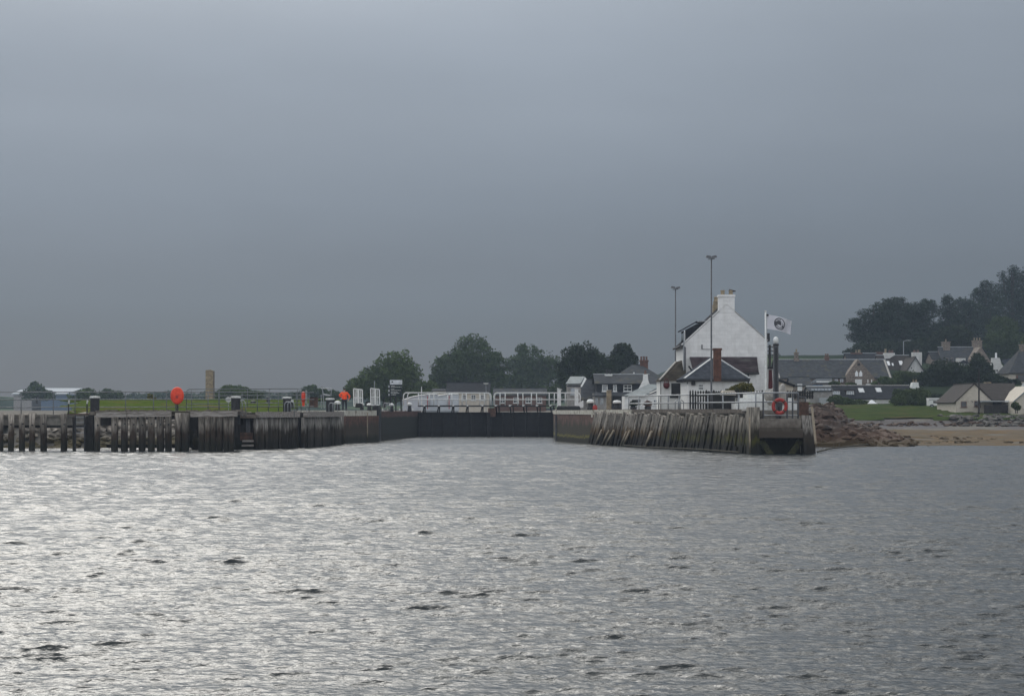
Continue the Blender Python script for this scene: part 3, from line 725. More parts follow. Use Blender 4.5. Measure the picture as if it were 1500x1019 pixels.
MB().box(X(360, 147), X(366, 147), 147.1, 147.5, .8, 2.3).build('hanging_fender', 'iron_grey', t)
MB().box(X(353, 147), X(370, 147), 146.5, 147.5, .65, 1.25).build('lower_board', 'rust', t)
t = thing('gap_wall', 'dark recess between the two plank fender bays', 'recess', (X(438, 153), 153, -1))
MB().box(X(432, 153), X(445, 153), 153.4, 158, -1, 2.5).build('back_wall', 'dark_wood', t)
t = thing('corner_post', 'weathered round corner post between plank bay and sandstone wall', 'post', (X(500, 167), 167, -1))
mb = MB(); pile(mb, 500.0, 6, 167, 604, random.Random(2)); mb.build('post', 'plank_wood', t, smooth=True)

# ================================================================== HOUSES (shared builder)
def window(parent, x0, x1, z0, z1, Y, bars=1, frame='white_paint', glass='glass_dark', label=None, sill=True):
    w = .07
    mb = MB()
    mb.box(x0, x0 + w, Y - .05, Y + .06, z0, z1); mb.box(x1 - w, x1, Y - .05, Y + .06, z0, z1)
    mb.box(x0 + w, x1 - w, Y - .05, Y + .06, z0, z0 + w); mb.box(x0 + w, x1 - w, Y - .05, Y + .06, z1 - w, z1)
    if bars:
        mb.box(x0 + w, x1 - w, Y - .035, Y + .05, (z0 + z1) / 2 - .03, (z0 + z1) / 2 + .03)
        for i in range(1, bars + 1):
            q = x0 + (x1 - x0) * i / (bars + 1)
            mb.box(q - .025, q + .025, Y - .03, Y + .05, z0 + w, z1 - w)
    if sill: mb.box(x0 - .08, x1 + .08, Y - .12, Y + .05, z0 - .1, z0 - .002)
    f = mb.build('window', frame, parent)
    MB().box(x0 + w * .6, x1 - w * .6, Y - .012, Y - .004, z0 + w * .6, z1 - w * .6).build('pane', glass, f)
    return f
def chimney(parent, x0, x1, y0, y1, z0, z1, mat, pots=2, potmat='stone_tan', cap=True):
    mb = MB(); mb.box(x0, x1, y0, y1, z0, z1 - .22)
    mb.box(x0 - .1, x1 + .1, y0 - .1, y1 + .1, z1 - .22, z1)
    c = mb.build('chimney', mat, parent)
    for i in range(pots):
        px = x0 + (x1 - x0) * (i + .5) / pots
        MB().lathe([(.17, 0), (.15, .1), (.13, .45), (.17, .5), (.17, .58), (.10, .6)], (px, (y0 + y1) / 2, z1), 10).build('chimney_pot', potmat, c, smooth=False)
    return c
def house(name, label, Y, px0, px1, yb, ye, yr, depth, axis, wall, roof, cat='house', over=.22, ridge='lead', zb=None, group=None, hip=0.0):
    """a gabled house whose near wall stands at distance Y; px0..px1 are its wall edges, yb/ye/yr base, eaves and ridge rows"""
    x0, x1 = X(px0, Y), X(px1, Y); zb_ = Z(yb, Y) - 1.2 if zb is None else zb; ze = Z(ye, Y)
    t = thing(name, label, cat, ((x0 + x1) / 2, Y + depth / 2, zb_), group)
    t['_d'] = 0; del t['_d']
    y0, y1 = Y, Y + depth
    if axis == 'x':
        ym = Y + depth / 2; zr = Z(yr, ym); h = hip * (x1 - x0)
        w = MB()
        if hip: w.box(x0, x1, y0, y1, zb_, ze)
        else: w.prism([(x0, y0, zb_), (x0, y1, zb_), (x0, y1, ze), (x0, ym, zr), (x0, y0, ze)], (x1 - x0, 0, 0))
        wo = w.build('wall', wall, t)
        sl = (zr - ze) / (depth / 2); rf = MB()
        yo, zo = y0 - over, ze - over * sl + .03
        a0, a1 = x0 - over, x1 + over
        if hip:
            for poly in ([(a0, yo, zo), (a1, yo, zo), (x1 - h, ym, zr + .03), (x0 + h, ym, zr + .03)], [(a1, y1 + over, zo), (a0, y1 + over, zo), (x0 + h, ym, zr + .03), (x1 - h, ym, zr + .03)],
                         [(a0, y1 + over, zo), (a0, yo, zo), (x0 + h, ym, zr + .03)], [(a1, yo, zo), (a1, y1 + over, zo), (x1 - h, ym, zr + .03)]):
                rf.slab(poly, .1)
            rf.box(a0 + .05, a1 - .05, yo + .05, y1 + over - .05, zo - .12, zo + .01)
        else:
            rf.slab([(a0, yo, zo), (a1, yo, zo), (a1, ym, zr + .03), (a0, ym, zr + .03)], .12)
            rf.slab([(a1, y1 + over, zo), (a0, y1 + over, zo), (a0, ym, zr + .03), (a1, ym, zr + .03)], .12)
        r = rf.build('roof', roof, t)
        MB().bar((x0 - over + h, ym, zr + .16), (x1 + over - h, ym, zr + .16), .3, .14).build('ridge', ridge, r)
        info = dict(x0=x0, x1=x1, ze=ze, zr=zr, ym=ym, sl=sl, Y=Y, zb=zb_, roof=r, wall=wo)
    else:
        xm = (x0 + x1) / 2; zr = Z(yr, Y); sl = (zr - ze) / ((x1 - x0) / 2)
        wo = MB().prism([(x0, y0, zb_), (x1, y0, zb_), (x1, y0, ze), (xm, y0, zr), (x0, y0, ze)], (0, depth, 0)).build('wall', wall, t)
        zo = ze - over * sl + .03; rf = MB(); a, b = y0 - .15, y1 + .15
        rf.slab([(x0 - over, b, zo), (x0 - over, a, zo), (xm, a, zr + .03), (xm, b, zr + .03)], .12)
        rf.slab([(x1 + over, a, zo), (x1 + over, b, zo), (xm, b, zr + .03), (xm, a, zr + .03)], .12)
        r = rf.build('roof', roof, t)
        MB().bar((xm, a, zr + .16), (xm, b, zr + .16), .3, .14).build('ridge', ridge, r)
        info = dict(x0=x0, x1=x1, ze=ze, zr=zr, xm=xm, sl=sl, Y=Y, zb=zb_, roof=r, wall=wo)
    return t, info
def skylight(t, info, px, py, wpx, hpx, mat='glass_sky', frame='rail_paint'):
    """roof window lying on the front slope of an x-ridged house"""
    # intersect the ray row py with the slope: z = ze + sl*(y-Y)
    Y, ze, sl = info['Y'], info['ze'], info['sl']
    k = (HOR - py) / F
    y = (ze - sl * Y - EYE) / (k - sl)
    k2 = (HOR - (py - hpx)) / F; y2 = (ze - sl * Y - EYE) / (k2 - sl)
    xa, xb = X(px, y), X(px + wpx, y); z, z2 = ze + sl * (y - Y), ze + sl * (y2 - Y)
    sh = (xb - xa) * .12
    f = MB().slab([(xa - .06, y - .05, z + .17 - .05 * sl), (xb + .06, y - .05, z + .17 - .05 * sl), (xb + .06, y2 + .05, z2 + .17 + .05 * sl), (xa - .06, y2 + .05, z2 + .17 + .05 * sl)], .06).build('skylight', frame, info['roof'])
    MB().slab([(xa, y, z + .245), (xb, y, z + .245), (xb, y2, z2 + .245), (xa, y2, z2 + .245)], .02).build('skylight_glass', mat, info['roof'])
def wpx(t, info, a, b, y0, y1, **k):
    Y = info['Y'] if 'Yw' not in k else k.pop('Yw')
    return window(t, X(a, Y), X(b, Y), Z(y1, Y), Z(y0, Y), Y, **k)

# ================================================================== THE WHITE HOUSE ON THE PIER
HY_ = 160.0; GZ0 = 3.0
t = thing('white_house', 'tall white gabled house with slate dormer and chimneys standing on the pier', 'house', (18.0, 163, GZ0 - .2))
hx0, hx1 = X(1000.5, HY_), X(1124, HY_); hxm = X(1064.5, HY_)
zeL, zeR, zA = Z(505, HY_), Z(499, HY_), Z(446, HY_); hb = HY_ + 6.6
MB().prism([(hx0, HY_, GZ0 - .2), (hx1, HY_, GZ0 - .2), (hx1, HY_, zeR), (hxm, HY_, zA), (hx0, HY_, zeL)], (0, hb - HY_, 0)).build('wall', 'wall_white', t)
rf = MB()
sL, sR = (zA - zeL) / (hxm - hx0), (zA - zeR) / (hx1 - hxm)
rf.slab([(hx0 - .28, hb + .05, zeL - .28 * sL + .03), (hx0 - .28, HY_ + .04, zeL - .28 * sL + .03), (hxm, HY_ + .04, zA + .03), (hxm, hb + .05, zA + .03)], .07)
rf.slab([(hx1 + .12, HY_ + .04, zeR - .12 * sR + .03), (hx1 + .12, hb + .05, zeR - .12 * sR + .03), (hxm, hb + .05, zA + .03), (hxm, HY_ + .04, zA + .03)], .07)
roof = rf.build('roof', 'slate_dark', t)
mb = MB()   # gable skews
mb.slab([(hx0 - .1, HY_ + .02, zeL - .1 * sL + .05), (hx0 - .1, HY_ - .06, zeL - .1 * sL + .05), (hxm, HY_ - .06, zA + .05), (hxm, HY_ + .02, zA + .05)], .10)
mb.slab([(hx1 + .05, HY_ - .06, zeR - .05 * sR + .05), (hx1 + .05, HY_ + .02, zeR - .05 * sR + .05), (hxm, HY_ + .02, zA + .05), (hxm, HY_ - .06, zA + .05)], .03)
mb.build('skew', 'wall_white', roof)
def chim_px(a, b, yt, yb_, Y, dep, mat, pots=0, **k):
    return chimney(t, X(a, Y), X(b, Y), Y, Y + dep, Z(yb_, Y), Z(yt, Y), mat, pots, **k)
c = MB()
c.box(X(1053.5, HY_), X(1076, HY_), HY_ - .02, HY_ + 1.1, Z(458, HY_), Z(434.5, HY_)); c.box(X(1052.5, HY_), X(1077, HY_), HY_ - .09, HY_ + 1.17, Z(434.5, HY_), Z(431.5, HY_))
c = c.build('chimney', 'wall_white', t)
for a in (1059.5, 1071.5):
    MB().lathe([(.2, 0), (.17, .1), (.16, .28), (.2, .32), (.2, .38), (.12, .4)], (X(a, HY_), HY_ + .5, Z(431.5, HY_)), 10).build('chimney_pot', 'stone_tan', c)
MB().tube([(X(1069, HY_), HY_ + .5, Z(425, HY_)), (X(1078.5, HY_), HY_ + .4, Z(426, HY_))], [.14, .04], 8).build('cowl', 'dark_iron', c)
Yb = hb - .9
c = MB(); c.box(X(1045, Yb), X(1060, Yb), Yb, Yb + .9, Z(462, Yb), Z(446, Yb)); c.box(X(1046, Yb), X(1059, Yb), Yb + .05, Yb + .85, Z(446, Yb), Z(441, Yb))
c = c.build('chimney', 'stone_tan', t); c['label'] = 'bare stone chimney at the back of the roof'
MB().lathe([(.24, 0), (.2, .1), (.19, .3), (.23, .36), (.14, .4)], (X(1050, Yb), Yb + .45, Z(441, Yb)), 10).build('chimney_pot', 'stone_tan', c)
# dormer on the left slope
dy0, dy1 = HY_ + .5, HY_ + 3.4
dxl = hx0 + .15; dz0 = Z(506, dy0); dzt = Z(484, dy0); dzr = Z(471.5, dy0)
dxr = hx0 + (dzr - zeL) / sL
dm = MB(); dm.prism([(dxl, dy0, dz0), (dxr, dy0, dzr - .1), (dxl + 1.2, dy0, dzr - .1), (dxl, dy0, dzt)], (0, dy1 - dy0, 0))
d = dm.build('dormer', 'slate_dark', t)
MB().slab([(dxl - .25, dy1 + .1, dzt - .05), (dxl - .25, dy0 - .12, dzt - .05), (dxl + 1.15, dy0 + .35, dzr + .02), (dxl + 1.15, dy1 - .3, dzr + .02)], .1).build('dormer_roof', 'slate_blue', d)
MB().slab([(dxl + 1.15, dy1 - .3, dzr), (dxl + 1.15, dy0 + .35, dzr), (dxr + .2, dy0 + .2, dzr + .06), (dxr + .2, dy1 - .2, dzr + .06)], .1).build('dormer_top', 'lead', d)
MB().bar((dxl + .02, dy0 - .04, dz0 + .1), (dxl + .02, dy0 - .04, dzt), .1).build('corner_board', 'white_paint', d)
MB().box(dxl - .04, dxl - .005, dy0 + .5, dy1 - .5, dz0 + .5, dzt - .2).build('dormer_window', 'glass_sky', d)
# gutters and downpipes
MB().tube([(hx0 - .22, HY_ - .1, zeL - .1), (hx0 - .22, hb, zeL - .1)], .08, 8).build('gutter', 'iron_grey', t)
MB().tube([(X(1003.2, HY_), HY_ - .12, GZ0), (X(1003.2, HY_), HY_ - .12, zeL - .2), (hx0 - .15, HY_ - .1, zeL - .05)], .07, 8).build('downpipe', 'iron_grey', t)
MB().tube([(X(1001.2, HY_), HY_ - .30, GZ0), (X(1001.2, HY_), HY_ - .30, Z(487, HY_))], .05, 8).build('soil_pipe', 'galv', t)
MB().bar((hx1 + .10, HY_ + .05, Z(488, HY_)), (hx1 + .10, HY_ + .05, Z(500, HY_)), .2).build('flue', 'dark_iron', t)
MB().bar((X(1028, HY_), HY_ - .05, Z(511, HY_)), (X(1042, HY_), HY_ - .05, Z(511.3, HY_)), .03).build('wall_cable', 'iron_grey', t)
MB().box(X(1027.5, HY_), X(1029, HY_), HY_ - .05, HY_ - .01, Z(511, HY_), Z(504.5, HY_)).build('wall_bracket', 'iron_grey', t)
# lean-to under the purple roof
LY = 156.2
lx0, lx1 = X(1018, LY), X(1111, LY)
MB().prism([(lx0 + .15, LY + .2, GZ0 - .2), (lx0 + .15, HY_ - .01, GZ0 - .2), (lx0 + .15, HY_ - .01, Z(527, HY_)), (lx0 + .15, LY + .2, Z(546.5, LY))], (lx1 - lx0 - .3, 0, 0)).build('lean_to_wall', 'wall_white', t)
lr = MB().slab([(X(1016, LY), LY, Z(547, LY)), (X(1111.5, LY), LY, Z(546.5, LY)), (X(1108.5, HY_), HY_ - .02, Z(524.5, HY_)), (X(1010.5, HY_), HY_ - .02, Z(524.5, HY_))], .12).build('lean_to_roof', 'slate_purple', t)
MB().bar((X(1010, HY_), HY_ - .09, Z(524.2, HY_)), (X(1109, HY_), HY_ - .09, Z(524.2, HY_)), .14).build('flashing', 'lead', lr)
MB().tube([(X(1078, LY), LY - .06, Z(547, LY)), (X(1112, LY), LY - .06, Z(546.8, LY))], .08, 8).build('gutter', 'dark_iron', lr)
MB().tube([(X(1096, LY), LY - .02, Z(547, LY)), (X(1096, LY), LY - .02, GZ0)], .06, 8).build('downpipe', 'dark_iron', lr)
MB().tube([(X(1008, 155), 154.6, Z(536, 155)), (X(1015, 155), 154.6, Z(546, 155))], .07, 6).build('verge', 'dark_iron', lr)
# hip-roofed front wing with its tall brick chimney
WY = 150.0
wx0, wx1 = X(1007.5, WY), X(1092, WY); wze = Z(556, WY)
fw = MB().box(wx0, wx1, WY, LY + .3, GZ0 - .3, wze).build('front_wing', 'wall_white', t)
ax, ay, az = X(1047, 153.4), 153.4, Z(523.5, 153.4)
e0, e1, yf, yk, zo = wx0 - .3, wx1 + .3, WY - .3, LY + .3, wze - .02
hr = MB()
hr.slab([(e0, yf, zo), (e1, yf, zo), (ax + .1, ay, az), (ax - .1, ay, az)], .1)
hr.slab([(e0, yk, zo), (e0, yf, zo), (ax - .1, ay, az), (ax - .1, yk, az)], .1)
hr.slab([(e1, yf, zo), (e1, yk, zo), (ax + .1, yk, az), (ax + .1, ay, az)], .1)
hr.box(e0 + .06, e1 - .06, yf + .06, yk, zo - .1, zo - .005)
hr = hr.build('hip_roof', 'slate_blue', fw)
mb = MB()
for q in ((e0, yf), (e1, yf)): mb.bar((q[0], q[1], zo + .12), (ax, ay, az + .12), .16, .08)
mb.build('hip_flashing', 'lead', fw)
MB().tube([(e0, yf - .03, zo - .03), (e1, yf - .03, zo - .03)], .08, 8).build('gutter', 'dark_iron', fw)
c = MB(); cy = WY - .25
c.box(X(1045.2, cy), X(1056, cy), cy - .3, cy + .35, zo - .1, Z(513, cy)); c.box(X(1044.2, cy), X(1057, cy), cy - .36, cy + .41, Z(513, cy), Z(510, cy))
c = c.build('brick_chimney', 'brick_red', fw)
window(t, X(1022.5, WY), X(1031, WY), Z(571.5, WY), Z(562, WY), WY, bars=2)
MB().lathe([(.16, 0), (.17, .1), (.15, .28), (.06, .32)], (X(1015.5, WY), WY - .12, Z(564, WY)), 12).build('wall_lamp', 'dark_iron', fw)
MB().box(X(1006.3, WY), X(1007.4, WY), WY - .1, WY + .1, Z(562, WY), Z(559, WY)).build('small_lamp', 'dark_iron', fw)
# left wing with stone slate roof
VY = 158.5
vx0, vx1 = X(968.5, VY), X(1003, VY); vze = Z(557, VY)
lw = MB().box(vx0, vx1 + .15, VY, VY + 5, GZ0 - .3, vze).build('side_wing', 'wall_roughcast', t)
MB().add([(vx0 - .15, VY - .2, vze - .05), (vx1 + .1, VY - .2, vze - .05), (vx1 + .3, VY + 2.6, Z(526, VY + 2.6)), (vx1 - .5, VY + 2.6, Z(530, VY + 2.6)), (vx0 - .15, VY + 5.2, vze - .05), (vx1 + .3, VY + 5.2, vze - .05)],
         [(0, 1, 2, 3), (0, 3, 4), (3, 2, 5, 4), (0, 4, 5, 1), (1, 5, 2)]).build('stone_slate_roof', 'slate_brown', lw)
MB().bar((vx0 - .15, VY - .2, vze + .05), (vx1 - .5, VY + 2.6, Z(529.5, VY + 2.6)), .14, .08).build('hip_flashing', 'skew', lw)
MB().box(X(983.3, VY), X(999.5, VY), VY - .06, VY - .005, Z(578, VY), Z(561, VY)).build('black_shutter', 'black_paint', lw)
MB().box(X(981, VY), X(1001, VY), VY - .12, VY - .005, Z(582.5, VY), Z(579.2, VY)).build('black_sill', 'black_paint', lw)
MB().box(X(967.4, VY), X(968.4, VY), VY - .02, VY + .1, GZ0, vze).build('corner_board', 'dark_iron', lw)
MB().box(X(998, VY), X(1001.2, VY), VY - .05, VY - .005, GZ0, Z(582, VY)).build('drain_board', 'black_paint', lw)
MB().lathe([(.05, 0), (.09, .05), (.09, .2), (.03, .22)], (X(992, VY), VY - .1, Z(559.6, VY)), 8).build('wall_lamp', 'dark_iron', lw)
# red buoy with rope loop hung on the side wing
b = thing('buoy', 'dark red buoy hanging by a rope loop on the white side wing', 'buoy', (X(976, VY), VY - .2, Z(570, VY)))
MB().lathe([(.05, -.16), (.20, -.08), (.26, .04), (.27, .18), (.22, .3), (.16, .34)], (0, 0, .2), 14).build('body', 'maroon', b, smooth=True, local=True)
MB().tube([(-.22, 0, .42), (-.14, 0, .68), (-.05, 0, .9), (.05, 0, .9), (.14, 0, .68), (.22, 0, .42)], .035, 6).build('rope_loop', 'maroon', b, local=True)
# porch and rear corner on the right
py0 = 164.0
MB().box(X(1124.5, py0), X(1134, py0), py0, py0 + 2, GZ0 - .2, Z(540, py0)).build('porch', 'wall_roughcast', t)
MB().box(X(1121.5, py0), X(1135, py0), py0 - .25, py0 + 2.2, Z(540, py0), Z(537.6, py0)).build('porch_roof', 'dark_iron', t)
MB().hexa([(X(1125.5, py0), py0 - .04, Z(569, py0)), (X(1132, py0), py0 - .04, Z(569, py0)), (X(1132, py0), py0 - .002, Z(569, py0)), (X(1125.5, py0), py0 - .002, Z(569, py0)),
           (X(1126, py0), py0 - .04, Z(541.5, py0)), (X(1130.8, py0), py0 - .04, Z(541.5, py0)), (X(1130.8, py0), py0 - .002, Z(541.5, py0)), (X(1126, py0), py0 - .002, Z(541.5, py0))]).build('porch_door', 'maroon', t)
o = thing('outbuilding', 'low cream outbuilding with dark sloping roof right of the white house', 'outbuilding', (X(1150, 172), 174, 2.6))
oy = 172.0
MB().prism([(X(1139, oy), oy, 2.6), (X(1161.5, oy), oy, 2.6), (X(1161.5, oy), oy, Z(566, oy)), (X(1139, oy), oy, Z(558, oy))], (0, 4, 0)).build('wall', 'wall_cream', o)
MB().slab([(X(1137, oy), oy - .2, Z(557.2, oy)), (X(1163.5, oy), oy - .2, Z(566.6, oy)), (X(1163.5, oy), oy + 4.2, Z(566.6, oy)), (X(1137, oy), oy + 4.2, Z(557.2, oy))], .2).build('roof', 'slate_dark', o)

# ================================================================== RAILINGS
def railing(name, label, path, posts, zs, mat, r=.045, cat='railing', round_end=None, postr=None, group=None):
    """path: list of (x, y, zbase); rails at heights zs above it; posts: list of path parameters in metres of x"""
    t = thing(name, label, cat, path[0], group)
    for i, h in enumerate(zs):
        pts = [(x, y, z + h) for x, y, z in path]
        if round_end and i == len(zs) - 1:
            x, y, z = path[0]; pts = [(x, y, z), (x, y, z + h - .28), (x + .08, y, z + h - .08), (x + .28, y, z + h)] + pts[1:]
        MB().tube(pts, r, 8).build('rail', mat, t, smooth=True)
    xs = [p[0] for p in path]
    for q in posts:
        y = float(np.interp(q, xs, [p[1] for p in path])); z = float(np.interp(q, xs, [p[2] for p in path]))
        MB().tube([(q, y, z - .25), (q, y, z + zs[-1])], postr or r * .95, 8).build('post', mat, t, smooth=True)
    return t
# left lower railing (front of the jetty walkway), then the higher one behind
Yr = 143.6
def rp(px, py, Y): return (X(px, Y), Y, Z(py, Y))
base = [(X(-80, Yr), Yr, 2.7), (X(260, Yr), Yr, 2.72), (X(460, 158), 158, 2.80)]
railing('railing', 'long grey three rail railing behind the jetty, left of the red lifebuoy locker', base,
        [X(p, Yr) for p in (-60, -15, 31, 78, 110, 184, 225, 244)] + [X(p, 149) for p in (275, 312)] + [X(p, 151) for p in (330, 357)] + [X(p, 155) for p in (385, 398, 410, 420, 432)] + [X(p, 157) for p in (442, 452)],
        (.48, 1.05, 1.62), 'rail_paint', r=.035)
base = [(X(273, 168), 168, 2.9), (X(300, 169), 169, 2.92), (X(447, 176), 176, 3.05)]
railing('railing', 'taller grey railing with a rounded end on the grass bank behind', base,
        [X(p, 169.5) for p in (284, 320, 357)] + [X(p, 174) for p in (396,)] + [X(p, 176) for p in (437,)], (.6, 1.3, 1.9), 'rail_paint', r=.036, round_end=True)
# grey pier railing
pts = [(X(921, 163.5), 163.5), (X(936, 161), 161), (X(965, 156.5), 156.5), (X(979, 154), 154), (X(995, 151.5), 151.5), (X(1016, 148), 148), (X(1037, 144.5), 144.5), (X(1059, 140.5), 140.5), (X(1082, 136), 136), (X(1107, 131.6), 131.6), (X(1118, 131), 131), (X(1153, 131), 131), (X(1169, 131), 131)]
path = [(x, y, 2.98) for x, y in pts]
g = railing('railing', 'pale grey tubular railing along the edge of the stone pier', path, [p[0] for p in path], (.56, 1.18), 'galv', r=.055)
MB().tube([(X(1118, 131), 131, 2.62), (X(1169, 131), 131, 2.62)], .04, 8).build('rail', 'galv', g)
for p in (1118, 1153, 1161, 1169): MB().tube([(X(p, 131), 131, 2.0), (X(p, 131), 131, 4.1)], .06, 8).build('post', 'iron_grey', g)
MB().tube([(X(1169, 131), 131, 3.9), (X(1180, 131.5), 131.6, 3.85), (X(1181, 131.5), 131.6, 2.6)], .05, 8).build('return_rail', 'iron_grey', g)
MB().tube([(X(920, 163), 163, 2.5), (X(925, 163), 163, 3.0)], .04, 6).build('stay', 'galv', g)
mb = MB(); mb.tube([(x - .12, y - .45, 2.93) for x, y in pts[:9]] + [(X(1098, 132), 131.6, 2.95)], .07, 8)
tag(mb.build('edge_pipe', 'skew', smooth=True), 'pale pipe running along the pier edge above the fender timbers', 'pipe')
# hoop ladders on the pier edge
def hoop(name, label, px, Y, z0, z1, w, rx=0.0, group='ladder hand hoops on the quays', mat='galv'):
    t = thing(name, label, 'ladder hoop', (X(px, Y), Y, z0), group)
    for dx_, nm in ((0, 'hoop'), (rx, 'hoop')):
        pts = [(dx_ - w / 2, 0 if dx_ == 0 else -.4, 0)]
        for k in range(9):
            a = math.pi * (1 - k / 8); pts.append((dx_ + math.cos(a) * w / 2, 0 if dx_ == 0 else -.4, (z1 - z0) - w / 2 + math.sin(a) * w / 2))
        pts.append((dx_ + w / 2, 0 if dx_ == 0 else -.4, 0))
        MB().tube(pts, .035, 6).build(nm, mat, t, smooth=True, local=True)
        if rx == 0: break
    return t
hoop('ladder_hoop', 'curved grey ladder hoop on the pier railing above the leaning timbers', 993, 150.5, 2.6, 3.75, .42, .2)
hoop('ladder_hoop', 'curved grey ladder hoop beside the white capped post at the ladder recess', 350, 146, 2.5, 3.72, .52, .3)
hoop('ladder_hoop', 'curved grey ladder hoop beside the middle white capped post', 421.5, 151, 2.5, 3.64, .5, .3)
hoop('ladder_hoop', 'curved grey ladder hoop beside the white capped post nearest the person', 485.5, 164, 2.5, 3.6, .42, .34)
hoop('ladder_hoop', 'small grey ladder hoop on the lock side below the notice board', 565, 195, 2.8, 3.7, .5, .3)

# ================================================================== BOLLARDS AND CAPPED POSTS
def capped_post(px, Y, w, yt, label):
    t = thing('capped_post', label, 'mooring post', (X(px, Y), Y, 1.9), 'dark mooring posts with white caps')
    h = Z(yt, Y) - 1.9; r = w * Y / F / 2
    MB().lathe([(r, 0), (r, h - .14)], (0, 0, 0), 20).build('shaft', 'dark_iron', t, smooth=False, local=True)
    MB().lathe([(r * 1.14, h - .13), (r * 1.14, h - .03), (r * .98, h), (r * .2, h + .02)], (0, 0, 0), 20).build('cap', 'cap_white', t, local=True)
    return t
capped_post(139, 141.5, 13.5, 580.3, 'white capped dark mooring post on the jetty, leftmost of its kind')
capped_post(345.3, 144, 13.5, 580.3, 'white capped dark mooring post beside the ladder recess, two arches of pipe at its foot')
capped_post(420.5, 152, 12, 581.2, 'white capped dark mooring post behind the first plank bay')
capped_post(483.5, 165.5, 12, 583.2, 'white capped dark mooring post nearest the person in orange')
def bollard(px, Y, w, yt, yb, label, red=False):
    z0, z1 = Z(yb, Y), Z(yt, Y); h = z1 - z0; r = w * Y / F / 2
    t = thing('mooring_bollard', label, 'bollard', (X(px, Y), Y, z0 - .2), 'black mushroom bollards with white tops')
    MB().lathe([(r * .9, 0), (r * .75, .25), (r * .62, h * .45 + .2), (r * .9, h * .6 + .2)], (0, 0, 0), 16).build('shaft', 'dark_iron', t, smooth=True, local=True)
    MB().lathe([(r * .92, h * .58 + .2), (r, h * .72 + .2), (r * .88, h * .9 + .2), (r * .5, h + .2), (r * .1, h + .22)], (0, 0, 0), 16).build('cap', 'white_paint', t, smooth=True, local=True)
    return t
bollard(494.5, 174, 9.5, 587, 598, 'white topped bollard between capped post and the person in orange')
bollard(530, 181, 7, 590, 597, 'white topped bollard at the foot of the first white grille panel')
bollard(541, 182, 8, 590.5, 598, 'white topped bollard at the foot of the second white grille panel')
bollard(573.5, 196, 7.5, 590.6, 599.5, 'white topped bollard in front of the notice board posts')
bollard(600, 205, 7.5, 589.5, 600, 'white topped bollard where the gate walkway meets the left quay')
bollard(427.5, 156, 6, 585, 594, 'white topped bollard half hidden behind a capped post')
bollard(865, 185, 11.5, 584.8, 597, 'white topped bollard with a red band on the right lock wall')
bollard(904, 178, 13, 586.3, 596, 'wide white topped bollard with dark body before the pale slate roof')
o = thing('red_float', 'small red float lying against the white topped bollard on the right wall', 'float', (X(871.5, 184.5), 184.3, 2.9))
MB().lathe([(.05, 0), (.2, .1), (.24, .3), (.18, .5), (.05, .56)], (0, 0, 0), 12).build('body', 'ring_red', o, smooth=True, local=True)
MB().lathe([(.06, .55), (.06, .66)], (0, 0, 0), 8).build('eye', 'dark_iron', o, local=True)
# walkway hoops on the lower jetty (black posts with white tops)
for px, l in ((100.5, 'slim dark post with white top at the left side of the jetty ladder'), (127.5, 'slim dark post with white top at the right side of the jetty ladder')):
    t = thing('ladder_post', l, 'ladder post', (X(px, 140.6), 140.6, 2.5), 'posts beside the jetty ladder')
    MB().tube([(0, 0, 0), (0, 0, .95)], .05, 8).build('post', 'dark_iron', t, local=True)
    MB().tube([(0, 0, .95), (.05, 0, 1.15), (.05, -.1, 1.16)], .06, 8).build('top', 'cap_white', t, local=True)
t = thing('jetty_ladder', 'steel ladder hanging on the lower jetty between two posts', 'ladder', (X(117, 140), 139.9, 0))
for px in (110.5, 124): MB().bar((X(px, 139.9), 139.9, -.5), (X(px, 139.9), 139.9, 2.6), .09).build('stile', 'dark_iron', t)
for y in (611, 618.5, 626, 633.5): MB().bar((X(110.5, 139.9), 139.88, Z(y, 139.9)), (X(124, 139.9), 139.88, Z(y, 139.9)), .045).build('rung', 'galv', t)
t = thing('bright_spot_block', 'added white block for a bright spot among the jetty piles at the far left', 'fender', (X(8, 143), 143, 1.2))  # added block standing in for a bright spot between the piles
MB().hexa([(X(3, 143), 142.8, Z(635, 143)), (X(10, 143), 142.8, Z(635, 143)), (X(10, 143), 143.2, Z(635, 143)), (X(3, 143), 143.2, Z(635, 143)), (X(3, 143), 142.8, Z(626, 143)), (X(12, 143), 142.8, Z(626.5, 143)), (X(12, 143), 143.2, Z(626.5, 143)), (X(3, 143), 143.2, Z(626, 143))]).build('body', 'cap_white', t)
MB().tube([(X(7, 143), 143, Z(626.5, 143)), (X(7, 143), 143, 2.4)], .02, 6).build('rope', 'dark_iron', t)

